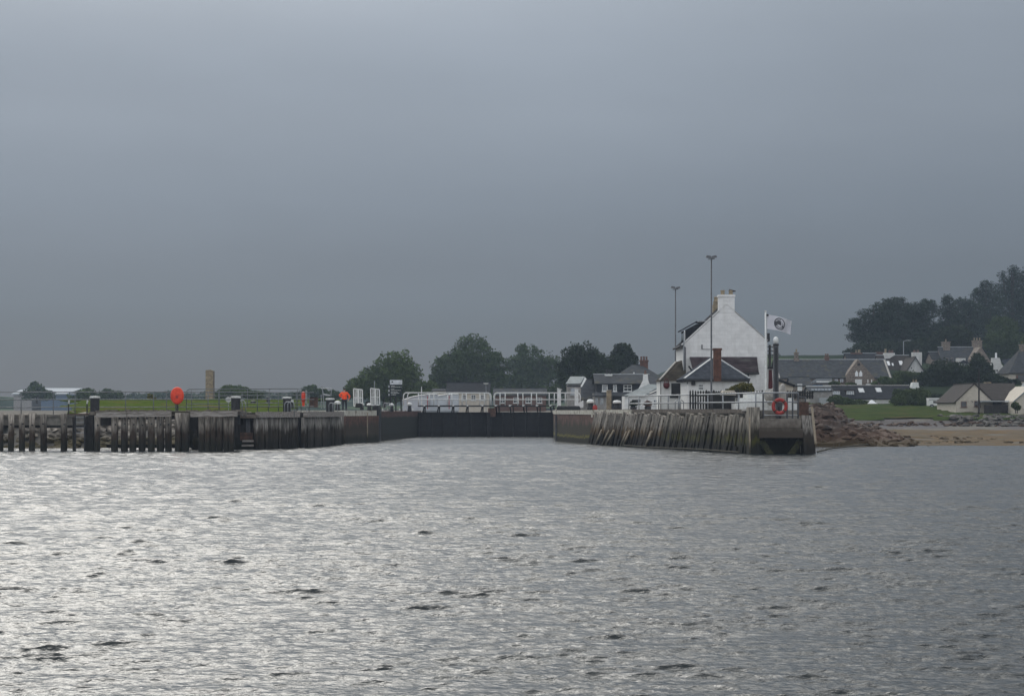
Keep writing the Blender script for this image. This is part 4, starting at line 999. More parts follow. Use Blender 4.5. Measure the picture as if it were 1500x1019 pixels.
# ================================================================== LIFEBUOY LOCKERS, LIFE RING
def locker(px, Y, wpx_, y0, y1, label, turn, ybase):
    t = thing('lifebuoy_locker', label, 'lifebuoy locker', (X(px, Y), Y, Z(ybase, Y)), 'red lifebuoy lockers')
    t.rotation_euler = (0, 0, turn)
    rx = wpx_ * Y / F / 2; rz = (y1 - y0) * Y / F / 2; zc = Z((y0 + y1) / 2, Y) - Z(ybase, Y)
    def ell(k, y, n=28): return [(rx * k * math.cos(2 * math.pi * i / n), y, zc + rz * k * math.sin(2 * math.pi * i / n)) for i in range(n)]
    rings = [ell(.97, .14), ell(1.0, .10), ell(1.0, .0), ell(.96, -.08), ell(.86, -.14), ell(.6, -.17), ell(.1, -.18)]
    V = [v for r_ in rings for v in r_]; n = 28
    Fc = [[i * n + k, i * n + (k + 1) % n, (i + 1) * n + (k + 1) % n, (i + 1) * n + k] for i in range(len(rings) - 1) for k in range(n)] + [list(range(n))[::-1], [(len(rings) - 1) * n + k for k in range(n)]]
    np_obj('cover', V, Fc, 'red_plastic', t, smooth=True, local=True)
    MB().box(-.07, .07, .15, .25, -.3, zc + rz * .3).build('post', 'dark_iron', t, local=True)
    MB().box(-.09, .09, -.20, -.165, zc - .2, zc + .0).build('handle', 'ring_red', t, local=True)
    return t
locker(259.5, 143, 19.5, 566.5, 592, 'round red lifebuoy locker on a thin post above the jetty', R(4), 603)
t2 = thing('lifebuoy_locker', 'red lifebuoy locker seen edge on against a pale backing board', 'lifebuoy locker', (X(444.5, 165), 165, 2.7), 'red lifebuoy lockers')
MB().lathe([(.05, 1.35), (.15, 1.4), (.20, 1.6), (.21, 1.95), (.17, 2.2), (.05, 2.27)], (0, 0, -.4), 12).build('cover', 'red_plastic', t2, smooth=True, local=True)
MB().box(.20, .27, -.25, .25, .85, 2.0).build('board', 'skew', t2, local=True)
MB().box(-.1, .1, -.06, .06, .55, .98).build('lower_box', 'red_plastic', t2, local=True)
MB().tube([(.3, 0, 0), (.3, 0, 1.95)], .04, 8).build('post', 'galv', t2, local=True)
# ring on the landing
Yk = 130.5
t = thing('life_ring', 'red life ring hung on the railing above the concrete landing', 'life ring', (X(1142, Yk), Yk, Z(595, Yk)))
n, m_ = 36, 12; Rr, rr = 9.3 * Yk / F, 2.5 * Yk / F
V = []; 
for i in range(n):
    a = 2 * math.pi * i / n
    for j in range(m_):
        b = 2 * math.pi * j / m_; q = Rr + rr * math.cos(b); V.append((q * math.cos(a), rr * .8 * math.sin(b), q * math.sin(a) * 1.05))
np_obj('ring', V, [[i * m_ + j, ((i + 1) % n) * m_ + j, ((i + 1) % n) * m_ + (j + 1) % m_, i * m_ + (j + 1) % m_] for i in range(n) for j in range(m_)], 'ring_red', t, smooth=True, local=True)
for a in (45, 135, 225, 315):
    a = R(a); MB().tube([(Rr * math.cos(a) + k * .05 * -math.sin(a), 0, (Rr * math.sin(a) + k * .05 * math.cos(a)) * 1.05) for k in (-1, 1)], rr * 1.06, 10).build('band', 'rust', t, local=True)
t = thing('ring_stand', 'dark grey stand behind the red life ring', 'stand', (X(1141, 131.6), 131.6, 2.2))
MB().hexa([(X(1137.5, 131.6), 131.5, 2.2), (X(1144, 131.6), 131.5, 2.2), (X(1144, 131.6), 131.9, 2.2), (X(1137.5, 131.6), 131.9, 2.2), (X(1136.5, 131.6), 131.5, 3.5), (X(1146, 131.6), 131.5, 3.5), (X(1146, 131.6), 131.9, 3.5), (X(1136.5, 131.6), 131.9, 3.5)]).build('body', 'iron_grey', t)
MB().bar((X(1143, 131), 131.2, 2.3), (X(1141, 131), 131.2, 3.2), .12).build('stay', 'dark_iron', t)

# ================================================================== NAVIGATION LIGHT ON ITS WHITE PLINTH, FLAG, LAMP MASTS
PY = 141.0
t = thing('stepped_plinth', 'white painted stepped stone plinth under the dark light post', 'plinth', (X(1123, PY), PY + 2, 2.7))
for a, b, y0, y1, k in ((1077, 1170, 598, 590.5, 0), (1086, 1164, 590.5, 582.5, .5), (1097, 1155, 582.5, 575, 1.0)):
    MB().box(X(a, PY), X(b, PY), PY + k, PY + 4.6 - k, Z(y1 + 8, PY) if k else 2.7, Z(y1, PY)).build('step', 'white_paint', t)
t = thing('light_post', 'tall dark post with a white lantern standing on the stepped plinth', 'navigation light', (X(1136.5, 139), 139, 2.8))
MB().hexa([(-.2, -.2, 0), (.2, -.2, 0), (.2, .2, 0), (-.2, .2, 0), (-.165, -.165, 4.85), (.165, -.165, 4.85), (.165, .165, 4.85), (-.165, .165, 4.85)]).build('post', 'iron_grey', t, local=True)
MB().box(-.09, .09, -.215, -.2, .3, 4.7).build('cover_strip', 'dark_iron', t, local=True)
MB().box(-.2, .2, -.2, .2, 4.85, 4.98).build('collar', 'dark_iron', t, local=True)
MB().lathe([(.1, 4.98), (.17, 5.08), (.2, 5.25), (.16, 5.42), (.06, 5.5)], (0, 0, 0), 14).build('lantern', 'white_paint', t, smooth=True, local=True)
for px, Y, s, l in ((1129.5, 140.2, (.36, .3, .62), 'pale upright stone block left of the light post'), (1145, 140.4, (.3, .3, .5), 'pale upright stone block right of the light post')):
    r_ = random.Random(px); mb = MB()
    mb.rock((X(px, Y), Y, 3.95), .95, r_, (s[0] * 1.2, .5, s[2] * 1.45), 3)
    tag(mb.build('stone_block', 'skew', smooth=False), l, 'stone')
def lamp_mast(px, Y, yt, label, tilt):
    zt = Z(yt, Y)
    t = thing('lamp_mast', label, 'lamp post', (X(px, Y), Y, 2.9), 'tall grey lamp masts on the pier')
    h = zt - 2.9
    MB().tube([(0, 0, 0), (0, 0, 1.4), (0, 0, 1.5), (0, 0, h - .3)], [.105, .105, .075, .05], 10).build('pole', 'iron_grey', t, smooth=True, local=True)
    MB().bar((-.26, 0, h - .3), (.26, 0, h - .26), .05).build('bracket', 'dark_iron', t, local=True)
    for sx, dz_ in ((-1, .0), (1, tilt)):
        MB().hexa([(sx * .02 + .0, -.22, h - .22 + dz_), (sx * .42, -.2, h - .16 + dz_), (sx * .42, .2, h - .16 + dz_), (sx * .02, .22, h - .22 + dz_),
                   (sx * .04, -.16, h - .06 + dz_), (sx * .36, -.14, h - .0 + dz_), (sx * .36, .14, h + .0 + dz_), (sx * .04, .16, h - .06 + dz_)]).build('floodlight', 'iron_grey', t, local=True)
    return t
lamp_mast(1042.0, 146, 374, 'taller lamp mast in front of the white house, two floodlights on top', .0)
lamp_mast(989.5, 172, 419, 'shorter lamp mast left of the white house, two floodlights on top', -.04)
t = thing('telegraph_pole', 'dark telegraph pole with insulators at the right corner of the white house', 'telegraph pole', (X(1127.5, 168), 168, 2.8))
MB().tube([(0, 0, 0), (0, 0, Z(505, 168) - 2.8)], [.13, .1], 8).build('pole', 'dark_wood', t, local=True)
for py in (508, 514, 519.5):
    z = Z(py, 168) - 2.8
    MB().bar((-.3, -.12, z), (.32, -.12, z), .07).build('crossarm', 'dark_wood', t, local=True)
    mb = MB()
    for q in (-.28, .28): mb.lathe([(.05, 0), (.07, .08), (.04, .18)], (q, -.12, z + .03), 8)
    mb.build('insulators', 'cap_white', t, local=True)
# flag
FY = 146.0
t = thing('flagpole', 'white flagpole rising beside the white house gable', 'flagpole', (X(1121.5, FY), FY, 2.8))
fz = Z(457, FY) - 2.8
MB().tube([(0, 0, 0), (0, 0, fz)], [.085, .06], 10).build('pole', 'white_paint', t, smooth=True, local=True)
MB().lathe([(.05, 0), (.09, .05), (.05, .13)], (0, 0, fz), 10).build('finial', 'cap_white', t, local=True)
MB().tube([(.09, -.05, .9), (.09, -.05, fz - .15)], .012, 5).build('halyard', 'skew', t, local=True)
MB().lathe([(.03, 0), (.1, .04), (.1, .14), (.03, .18)], (.14, 0, fz - .32), 8).build('pulley', 'dark_iron', t, local=True)
fl = thing('flag', 'white flag with a dark round emblem flying from the white pole', 'flag', (X(1123, FY), FY, Z(476, FY)))
def flagp(u, v):
    """u along the fly 0..1, v 0 top..1 bottom, local metres"""
    px = 1123 + u * (39.5 - 2.5 * v) + 1.0 * math.sin(u * 5)
    top = 460.2 + 10.5 * u - 1.2 * math.sin(u * math.pi) - 1.3 * max(0, u - .8) * 5
    bot = 481.5 + 5.5 * u + 2.6 * u ** 3
    py = top + (bot - top) * v
    yy = .30 * math.sin(u * 7.5 + v * 1.1) * u + .09 * math.sin(u * 15 - v * 2.4) * u + .22 * u
    return ((px - 1123) * FY / F, yy, (476 - py) * FY / F)
nu, nv = 40, 16
np_obj('cloth', [flagp(i / (nu - 1), j / (nv - 1)) for j in range(nv) for i in range(nu)], [[j * nu + i, (j + 1) * nu + i, (j + 1) * nu + i + 1, j * nu + i + 1] for j in range(nv - 1) for i in range(nu - 1)], 'flag_cloth', fl, smooth=True, local=True)
def flagoff(u, v, o):
    p = Vector(flagp(u, v)); a = Vector(flagp(u + .01, v)) - p; b = Vector(flagp(u, v + .01)) - p
    nn = a.cross(b).normalized()
    if nn.y > 0: nn = -nn
    return tuple(p + nn * o)
def ringpatch(cu, cv, r0, r1, a0=0, a1=360, o=.012):
    V, Fc = [], []; n = 40
    for i in range(n + 1):
        a = R(a0 + (a1 - a0) * i / n)
        for r_ in (r0, r1): V.append(flagoff(cu + r_ * math.cos(a) * .52, cv + r_ * math.sin(a), o))
    for i in range(n): Fc.append([2 * i, 2 * i + 1, 2 * i + 3, 2 * i + 2])
    return V, Fc
em = MB()
for args in ((.49, .50, .36, .43), (.49, .50, .20, .225), (.46, .42, .0, .15), (.50, .50, .0, .10), (.43, .44, .0, .13)):
    em.add(*ringpatch(*args))
for a in range(0, 360, 18):
    if 280 < a < 350: continue
    em.add(*ringpatch(.49, .50, .26, .33, a, a + 11))
em.add(*ringpatch(.49, .50, .23, .36, 150, 200)); em.add(*ringpatch(.49, .50, .23, .36, 20, 45))
em.build('emblem', 'emblem_ink', fl, local=True)

# ================================================================== FENCES, SHRUB, CREAM PLANTER ON THE PIER
def picket(label, px0, px1, Y, yt, yb, step=.19, Y1=None, wd=.88):
    Y1 = Y if Y1 is None else Y1
    x0, x1 = X(px0, Y), X(px1, Y1); n = int(math.hypot(x1 - x0, Y1 - Y) / step)
    t = thing('picket_fence', label, 'fence', ((x0 + x1) / 2, (Y + Y1) / 2, Z(yb, Y)))
    mb = MB(); wr = random.Random(int(px0))
    for i in range(n):
        f = i / n; x = x0 + (x1 - x0) * f; yy = Y + (Y1 - Y) * f; zt = Z(yt, Y) + wr.uniform(-.04, .04)
        mb.prism([(x, yy, Z(yb, Y)), (x + step * wd, yy, Z(yb, Y)), (x + step * wd, yy, zt - .12), (x + step * wd / 2, yy, zt), (x, yy, zt - .12)], (0, .04, 0))
    mb.build('pickets', 'fence_black', t)
    for k in (.3, .7):
        z = Z(yb, Y) + (Z(yt, Y) - Z(yb, Y)) * k
        MB().bar((x0, Y + .09, z), (x1, Y1 + .09, z), .08).build('rail', 'fence_black', t)
    return t
picket('open black picket fence in front of the hip roofed wing', 1010, 1033, 147.2, 571, 599, wd=.62)
picket('close boarded black fence with pointed tops behind the pier railing', 1033, 1080, 147.25, 571.3, 599, wd=1.0)
picket('black picket fence running behind the leafy shrub', 1080, 1119, 147.6, 571.5, 590)
picket('black picket fence right of the light post', 1149, 1192, 158, 571.5, 584)
t = thing('planter', 'cream slatted box with dark gaps in front of the black fence', 'planter', (X(1067, 144), 144, 3.0))
MB().box(X(1059, 144), X(1076, 144), 143.6, 144.6, 2.9, Z(577.2, 144)).build('body', 'fence_black', t)
MB().prism([(X(1056.5, 144), 143.4, Z(574.5, 144)), (X(1076.5, 144), 143.4, Z(574.5, 144)), (X(1074, 144), 143.4, Z(571.8, 144)), (X(1059, 144), 143.4, Z(571.8, 144))], (0, 1.3, 0)).build('lid', 'wall_cream', t)
for p in (1056.8, 1060.5, 1064.3, 1068, 1071.8, 1075.2): MB().box(X(p, 144), X(p + 1.5, 144), 143.42, 143.55, Z(577.5, 144), Z(574.6, 144)).build('slat', 'wall_cream', t)
MB().box(X(1056.5, 144), X(1076.6, 144), 143.4, 144.7, Z(578.6, 144), Z(577.3, 144)).build('lower_rim', 'wall_cream', t)

# ================================================================== LOCK GATES
GYv = 215.5
def gate_leaf(label, pa, pb, seed, rail0, rail1):
    t = thing('lock_gate', label, 'lock gate', ((pa[0] + pb[0]) / 2, (pa[1] + pb[1]) / 2, -1.5), 'black mitre lock gate leaves')
    a, b = Vector((*pa, 0)), Vector((*pb, 0)); d = (b - a).normalized(); nn = Vector((d.y, -d.x, 0)); up = Vector((0, 0, 1))
    if nn.y > 0: nn = -nn
    z1 = Z(603.5, GYv)
    MB().prism([tuple(a + up * -1.5), tuple(b + up * -1.5), tuple(b - nn * .5 + up * -1.5), tuple(a - nn * .5 + up * -1.5)], (0, 0, z1 + 1.5)).build('panel', 'gate_wood', t)
    L_ = (b - a).length
    for k in (.02, .2, .36, .55, .74, .97):
        p = a + d * L_ * k + nn * .06
        MB().bar(tuple(p + up * -1.2), tuple(p + up * (z1 - .05)), .16, .12, up=tuple(d)).build('vertical_timber', 'black_paint', t)
    for z in (.5, 1.3, 2.1):
        MB().bar(tuple(a + nn * .04 + up * z), tuple(b + nn * .04 + up * z), .08, .18).build('horizontal_timber', 'gate_wood', t)
    # walkway cantilevered above the gate
    zw = Z(594.5, GYv)
    MB().bar(tuple(a + nn * .45 + up * zw), tuple(b + nn * .45 + up * zw), .9, .16).build('walkway', 'black_paint', t)
    ks = [.07, .27, .47, .67, .88] if seed else [.12, .33, .53, .73, .93]
    for k in ks:
        p = a + d * L_ * k
        m = MB(); m.bar(tuple(p + nn * .7 + up * (zw - .08)), tuple(p + nn * .08 + up * (z1 - .1)), .1, .12, up=tuple(d)); m.bar(tuple(p + nn * .1 + d * .25 + up * (zw - .08)), tuple(p + nn * .06 + d * .25 + up * (z1 - .05)), .16, .12, up=tuple(d)); m.build('bracket', 'black_paint', t)
        MB().box(p.x + nn.x * .6 - .16, p.x + nn.x * .6 + .16, p.y + nn.y * .8 - .12, p.y + nn.y * .8 + .12, zw - .02, zw + .14).build('foot_plate', 'white_paint', t)
    return t, a, b, d, nn, zw
hl, hr_, mid = (X(612, 215.5), 215.5), (X(815, 216), 216.0), (X(716.5, 217.5), 217.5)
def gate_rail(t, a, d, nn, zw, x0, x1, roundL, roundR, off, posts):
    # white hand railing; off = distance out from the gate face
    def at(px, h):
        # point on the rail line whose column is px
        lo, hi = -6.0, 20.0
        for _ in range(50):
            m = (lo + hi) / 2; p = a + d * m + nn * off
            if 750 + p.x * F / p.y < px: lo = m
            else: hi = m
        return tuple(p + Vector((0, 0, h)))
    zt = Z(575.2, GYv); zm_ = Z(585, GYv); z0 = zw + .08
    pts = []
    if roundL: pts += [at(x0, z0), at(x0, zt - .35), at(x0 + 1.2, zt - .1), at(x0 + 4, zt)]
    else: pts += [at(x0, zt)]
    if roundR: pts += [at(x1 - 4, zt), at(x1 - 1.2, zt - .1), at(x1, zt - .35), at(x1, z0)]
    else: pts += [at(x1, zt)]
    MB().tube(pts, .062, 8).build('top_rail', 'white_paint', t, smooth=True)
    MB().tube([at(x0, zm_), at(x1, zm_)], .045, 8).build('middle_rail', 'white_paint', t, smooth=True)
    for p in posts: MB().tube([at(p, z0), at(p, zt)], .055, 8).build('post', 'white_paint', t, smooth=True)
t, a, b, d, nn, zw = gate_leaf('left leaf of the black lock gate under white handrails', hl, mid, 1, 0, 0)
gate_rail(t, a, d, nn, zw, 591, 719.5, True, True, .85, (635.5, 662, 683, 709.5)); gate_rail(t, a, d, nn, zw, 597, 718, True, True, .08, (613, 629, 656, 677, 703))
t, a, b, d, nn, zw = gate_leaf('right leaf of the black lock gate under white handrails', mid, hr_, 0, 0, 0)
gate_rail(t, a, d, nn, zw, 723.5, 846, True, False, .85, (732.5, 758.5, 778.5, 804.5)); gate_rail(t, a, d, nn, zw, 724.5, 850, True, True, .08, (740, 766, 786, 812, 828))
t = thing('mitre_post', 'rusty brown mitre post where the two black gate leaves meet', 'gate post', (X(721, 216.6), 216.6, 0))
MB().box(X(715, 216.6), X(726, 216.6), 216.3, 216.75, Z(610, 216), Z(597.5, 216)).build('head', 'rust', t)
MB().box(X(713, 216.6), X(718, 216.6), 216.15, 216.29, .0, Z(604, 216)).build('stile', 'gate_wood', t)
for a_, l, yt in ((819, 'left one of two white gate posts at the right end of the handrail', 568), (844.5, 'right one of two white gate posts at the right end of the handrail', 567.5)):
    t = thing('gate_post', l, 'gate post', (X(a_, 208), 208, 2.8), 'white posts at the right gate end')
    w = .2
    MB().box(-w, w, -.12, .12, 0, Z(yt, 208) - 2.8 - .22).build('post', 'white_paint', t, local=True)
    MB().prism([(-w - .04, -.15, Z(yt, 208) - 3.02), (w + .14, -.15, Z(yt, 208) - 3.02), (w + .14, -.15, Z(yt, 208) - 2.95), (-w, -.15, Z(yt, 208) - 2.78)], (0, .3, 0)).build('cap', 'cap_white', t, local=True)
    if a_ > 830: MB().hexa([(-.1, -.1, .2), (.75, -.1, .5), (.75, .1, .5), (-.1, .1, .2), (-.1, -.1, .75), (.75, -.1, 1.25), (.75, .1, 1.25), (-.1, .1, .75)]).build('arm', 'white_paint', t, local=True)
# fender heap at the gate end
mb = MB(); wr = random.Random(9)
for k, (px, l) in enumerate(((826, 'dark rubber fender lying beside the left white gate post'), (840, 'dark rubber fender lying beside the right white gate post'))):
    t = thing('rubber_fender', l, 'fender', (X(px, 200), 200, 2.85), 'dark fenders on the right lock wall')
    MB().tube([(-.75, 0, .28), (-.6, 0, .3), (.6, .1, .26), (.75, .1, .26)], [.1, .3, .3, .1], 12).build('body', 'rubber', t, smooth=True, local=True)
    MB().tube([(-.75, 0, .28), (-.95, 0, .1)], .04, 6).build('rope', 'skew', t, local=True)

# ================================================================== LEFT QUAY FURNITURE
# white grille panels on the lock side
def grille(px0, px1, y0, y1, Y, slant, label):
    t = thing('grille_panel', label, 'barrier', (X((px0 + px1) / 2, Y), Y, Z(y1, Y)), 'white grille barrier panels')
    x0, x1, z0, z1 = X(px0, Y), X(px1, Y), Z(y1, Y), Z(y0, Y); s = slant * Y / F
    f = MB()
    f.bar((x0, Y, z0), (x0 - s, Y, z1), .10); f.bar((x1 + s, Y, z0 + .05), (x1, Y, z1 - .1), .11); f.bar((x0 - s, Y, z1), (x1, Y, z1 - .1), .10); f.bar((x0, Y, z0), (x1 + s, Y, z0 + .05), .08)
    f.build('frame', 'white_paint', t)
    g = MB()
    for k in (.18, .34, .5, .62, .78):
        g.bar((x0 + (x1 - x0) * k + s * k, Y + .02, z0), (x0 + (x1 - x0) * k - s * (1 - k), Y + .02, z1 - .1 * k), .055 if k != .5 else .12)
    g.build('bars', 'white_paint', t)
    MB().bar((x0, Y + .05, (z0 + z1) / 2), (x1, Y + .05, (z0 + z1) / 2 - .05), .06).build('cross_rail', 'white_paint', t)
    return t
grille(518.5, 530.5, 569, 594.5, 180, .6, 'white grille barrier panel nearest the person in orange')
grille(543.5, 555.5, 568.5, 593.5, 184, .6, 'white grille barrier panel above the black rubbing post')
for px, w, y0, y1, Y, l in ((526, 11, 590.5, 597, 179, 'low dark winch box at the foot of the first grille panel'), (540, 10, 587.5, 595, 186, 'low dark winch box between the two grille panels')):
    t = thing('winch_box', l, 'winch', (X(px, Y), Y, Z(y1, Y)), 'dark winch boxes')
    h = Z(y0, Y) - Z(y1, Y); ww = w * Y / F / 2
    MB().prism([(-ww, -.3, 0), (ww, -.3, 0), (ww * .95, -.3, h * .8), (ww * .6, -.3, h), (-ww * .8, -.3, h)], (0, .6, 0)).build('case', 'black_paint', t, local=True)
    MB().tube([(-ww * .3, -.45, h * .5), (-ww * .3, -.3, h * .5)], .14, 10).build('drum', 'dark_iron', t, local=True)
tag(MB().tube([(X(548.5, 190), 190, 2.8), (X(548.5, 190), 190, Z(558, 190))], .04, 6).build('thin_mast', 'galv'), 'thin grey mast behind the second white grille panel', 'mast')
tag(MB().tube([(X(617.5, 222), 222, 2.6), (X(617.5, 222), 222, Z(572, 222)), (X(617.5, 222), 222, Z(566, 222))], [.07, .06, .03], 6).build('thin_mast', 'white_paint'), 'thin white mast rising behind the left gate handrail', 'mast')
# notice board
NY = 204.0
t = thing('notice_board', 'black notice board with white header on posts left of the lock gate', 'notice board', (X(579, NY), NY, 2.6))
for px in (571.8, 579.8, 587.5): MB().bar((X(px, NY), NY + .12, 2.6), (X(px, NY), NY + .12, Z(558, NY)), .13).build('post', 'black_paint', t)
pn = MB().box(X(570.5, NY), X(589, NY), NY - .03, NY + .05, Z(580.5, NY), Z(555.5, NY)).build('panel', 'sign_dark', t)
MB().box(X(571.2, NY), X(589.2, NY), NY - .06, NY - .034, Z(563, NY), Z(556.4, NY)).build('header', 'sign_white', pn)
MB().prism([(X(573.3, NY), NY - .068, Z(560.3, NY)), (X(576.3, NY), NY - .068, Z(560.3, NY)), (X(575.4, NY), NY - .068, Z(558.4, NY)), (X(574.2, NY), NY - .068, Z(558.0, NY))], (0, .006, 0)).build('logo', 'sign_dark', pn)
wr = random.Random(4); lt = MB()
for y, a, b in ((565.2, 572.6, 578), (566.7, 572.6, 588), (569.6, 572.6, 577.5), (571.4, 572.6, 586.5), (573.6, 572.6, 582), (575.6, 572.6, 585), (577.8, 572.6, 580)):
    q = a
    while q < b:
        w = wr.uniform(.35, .75)
        lt.box(X(q, NY), X(q + w, NY), NY - .042, NY - .034, Z(y + .38 * wr.uniform(.8, 1.2), NY), Z(y - .38 * wr.uniform(.8, 1.2), NY)); q += w + wr.choice((.14, .14, .16, .45))
lt.build('lettering', 'lettering', pn)
for y in (566, 572, 578): MB().box(X(569.2, NY), X(570.4, NY), NY - .04, NY + .04, Z(y + 1.5, NY), Z(y - 1.5, NY)).build('side_tab', 'sign_white', pn)
# dark cabinet, grey frame, machine, small fittings
t = thing('steel_cabinet', 'dark brown steel cabinet on the coping left of the grey frame', 'cabinet', (X(460, 172), 172, 2.8))
MB().box(X(453.5, 172), X(465.5, 172), 171.6, 172.4, Z(596.5, 172), Z(582, 172)).build('body', 'rust', t)
MB().box(X(453, 172), X(466, 172), 171.5, 172.5, Z(582, 172), Z(581.3, 172)).build('lid', 'dark_iron', t)
MB().box(X(459.2, 172), X(459.6, 172), 171.56, 171.62, Z(595, 172), Z(583, 172)).build('door_gap', 'black_paint', t)
t = thing('pipe_frame', 'grey pipe frame standing left of the person in orange', 'frame', (X(478, 173), 173, 2.8))
q = lambda a, b, yy=173: (X(a, 173), yy, Z(b, 173))
MB().tube([q(470, 568.5), q(486, 569.3), q(484.5, 580)], .05, 6).build('top_pipe', 'galv', t)
MB().tube([q(471.8, 568), q(473.5, 578), q(475, 598)], .055, 6).build('stile', 'galv', t)
MB().tube([q(472.5, 577.5), q(483, 579)], .07, 6).build('shelf_pipe', 'galv', t)
MB().tube([q(469.5, 578, 173.6), q(470, 598, 173.6)], .04, 6).build('stile', 'galv', t)
t = thing('capstan_machine', 'dark capstan machine with a white lid behind the railing', 'winch', (X(397, 185), 185, 3.0))
MB().box(X(388.5, 185), X(404, 185), 184.5, 185.5, 2.9, Z(589, 185)).build('body', 'dark_iron', t)
MB().prism([(X(389, 185), 184.4, Z(591, 185)), (X(401, 185), 184.4, Z(591, 185)), (X(400, 185), 184.4, Z(589.4, 185)), (X(390, 185), 184.4, Z(589.4, 185))], (0, 1, 0)).build('lid', 'cap_white', t)
for p in (391.5, 394.5): MB().bar((X(p, 185), 185, Z(589, 185)), (X(p, 185), 185, Z(581, 185)), .12).build('lever', 'dark_iron', t)
MB().bar((X(390, 185), 185, Z(581, 185)), (X(395, 185), 185, Z(581.4, 185)), .1).build('cross_bar', 'cap_white', t)
for p in (391, 398): MB().lathe([(.02, 0), (.2, .02), (.2, .12), (.02, .14)], (X(p, 184.3), 184.3, 3.02), 12).build('foot', 'rubber', t)
t = thing('dark_bin', 'small dark bin on the grass behind the railing', 'bin', (X(371, 183), 183, 3.2))
MB().lathe([(.2, 0), (.26, .55), (.28, .56), (.28, .62), (.1, .68)], (0, 0, 0), 12).build('body', 'dark_iron', t, local=True)
MB().box(-.04, .04, -.3, -.24, .3, .5).build('latch', 'galv', t, local=True)
t = thing('round_sign', 'white round disc beside the white capped post at the ladder recess', 'sign', (X(334.5, 150), 150, 2.7))
MB().tube([(0, 0, Z(585, 150) - 2.7), (0, .06, Z(585, 150) - 2.7)], .22, 20).build('disc', 'cap_white', t, local=True)
MB().tube([(0, .09, 0), (0, .09, .9)], .03, 6).build('post', 'galv', t, local=True)
# small coping lights along the left lock wall
for i, (px, l) in enumerate(((560.5, 'small white coping marker left of the ladder hoop on the lock side'), (568.5, 'small white coping marker between ladder hoop and bollard'), (585.5, 'small white coping marker under the notice board'), (594.5, 'small white coping marker next to the gate bollard'), (604.5, 'small white coping marker at the gate end of the left wall'))):
    Y = 190 + (px - 556) * .45
    t = thing('coping_marker', l, 'marker', (X(px, Y), Y, 2.84), 'small white markers along the lock coping')
    MB().lathe([(.09, 0), (.08, .22), (.05, .28), (.02, .3)], (0, 0, 0), 8).build('body', 'cap_white', t, local=True)
    MB().lathe([(.13, -.02), (.12, .04)], (0, 0, 0), 8).build('foot', 'dark_iron', t, local=True)
# stone pylon on the grass
t = thing('stone_pylon', 'tan stone pillar with a slanted top standing beyond the grass bank', 'pillar', (X(306.5, 240), 241, 2.7))
MB().prism([(X(301, 240), 240, 2.7), (X(312, 240), 240, 2.7), (X(312, 240), 240, Z(543, 240)), (X(308, 240), 240, Z(541.3, 240)), (X(301.2, 240), 240, Z(542, 240))], (0, .9, 0)).build('shaft', 'stone_tan', t)
MB().box(X(312, 240) + .004, X(312.9, 240), 240.05, 240.85, 2.7, Z(543.3, 240)).build('darker_side', 'concrete', t)  # right side of the pillar, given a darker colour
# boat beyond the gate: two white hulls with curved sheer
def boat(px0, px1, Y, yt, yb, label):
    t = thing('moored_boat', label, 'boat', (X((px0 + px1) / 2, Y), Y, 2.2), 'white boats moored behind the lock gate')
    x0, x1 = X(px0, Y), X(px1, Y); n = 14; V, Fc = [], []
    zt0, zt1 = Z(yb - 5, Y), Z(yt, Y)
    for i in range(n):
        f = i / (n - 1); x = x0 + (x1 - x0) * f
        zs = zt0 + (zt1 - zt0) * (1 - (1 - f) ** 2.2)
        w = 1.5 * (math.sin(min(1, .08 + f * 1.05) * math.pi / 2) ** .7)
        for yy, z in ((-w, zs), (-w * .82, 2.9), (-w * .5, 2.2), (w * .5, 2.2), (w * .82, 2.9), (w, zs)): V.append((x, Y + yy, z))
    for i in range(n - 1):
        for k in range(6):
            Fc.append([i * 6 + k, i * 6 + (k + 1) % 6, (i + 1) * 6 + (k + 1) % 6, (i + 1) * 6 + k])
    Fc += [list(range(6)), [(n - 1) * 6 + k for k in range(6)][::-1]]
    np_obj('hull', V, Fc, 'boat_white', t)
    pts = []
    for i in range(n):
        f = i / (n - 1); pts.append(tuple(Vector(V[i * 6]) + Vector((0, -.04, .02))))
    MB().tube(pts, .07, 6).build('rubbing_strake', 'white_paint', t)
    MB().box(x0 + (x1 - x0) * .72, x0 + (x1 - x0) * .74, Y - 1.62, Y - 1.56, 3.1, zt1 - .2).build('fender', 'ring_red', t)
boat(590, 641, 228, 577.6, 591, 'white boat with a curved sheer moored behind the left gate leaf, nearer of two')
boat(622, 672, 236, 577.2, 591, 'white boat with a curved sheer moored behind the left gate leaf, further of two')

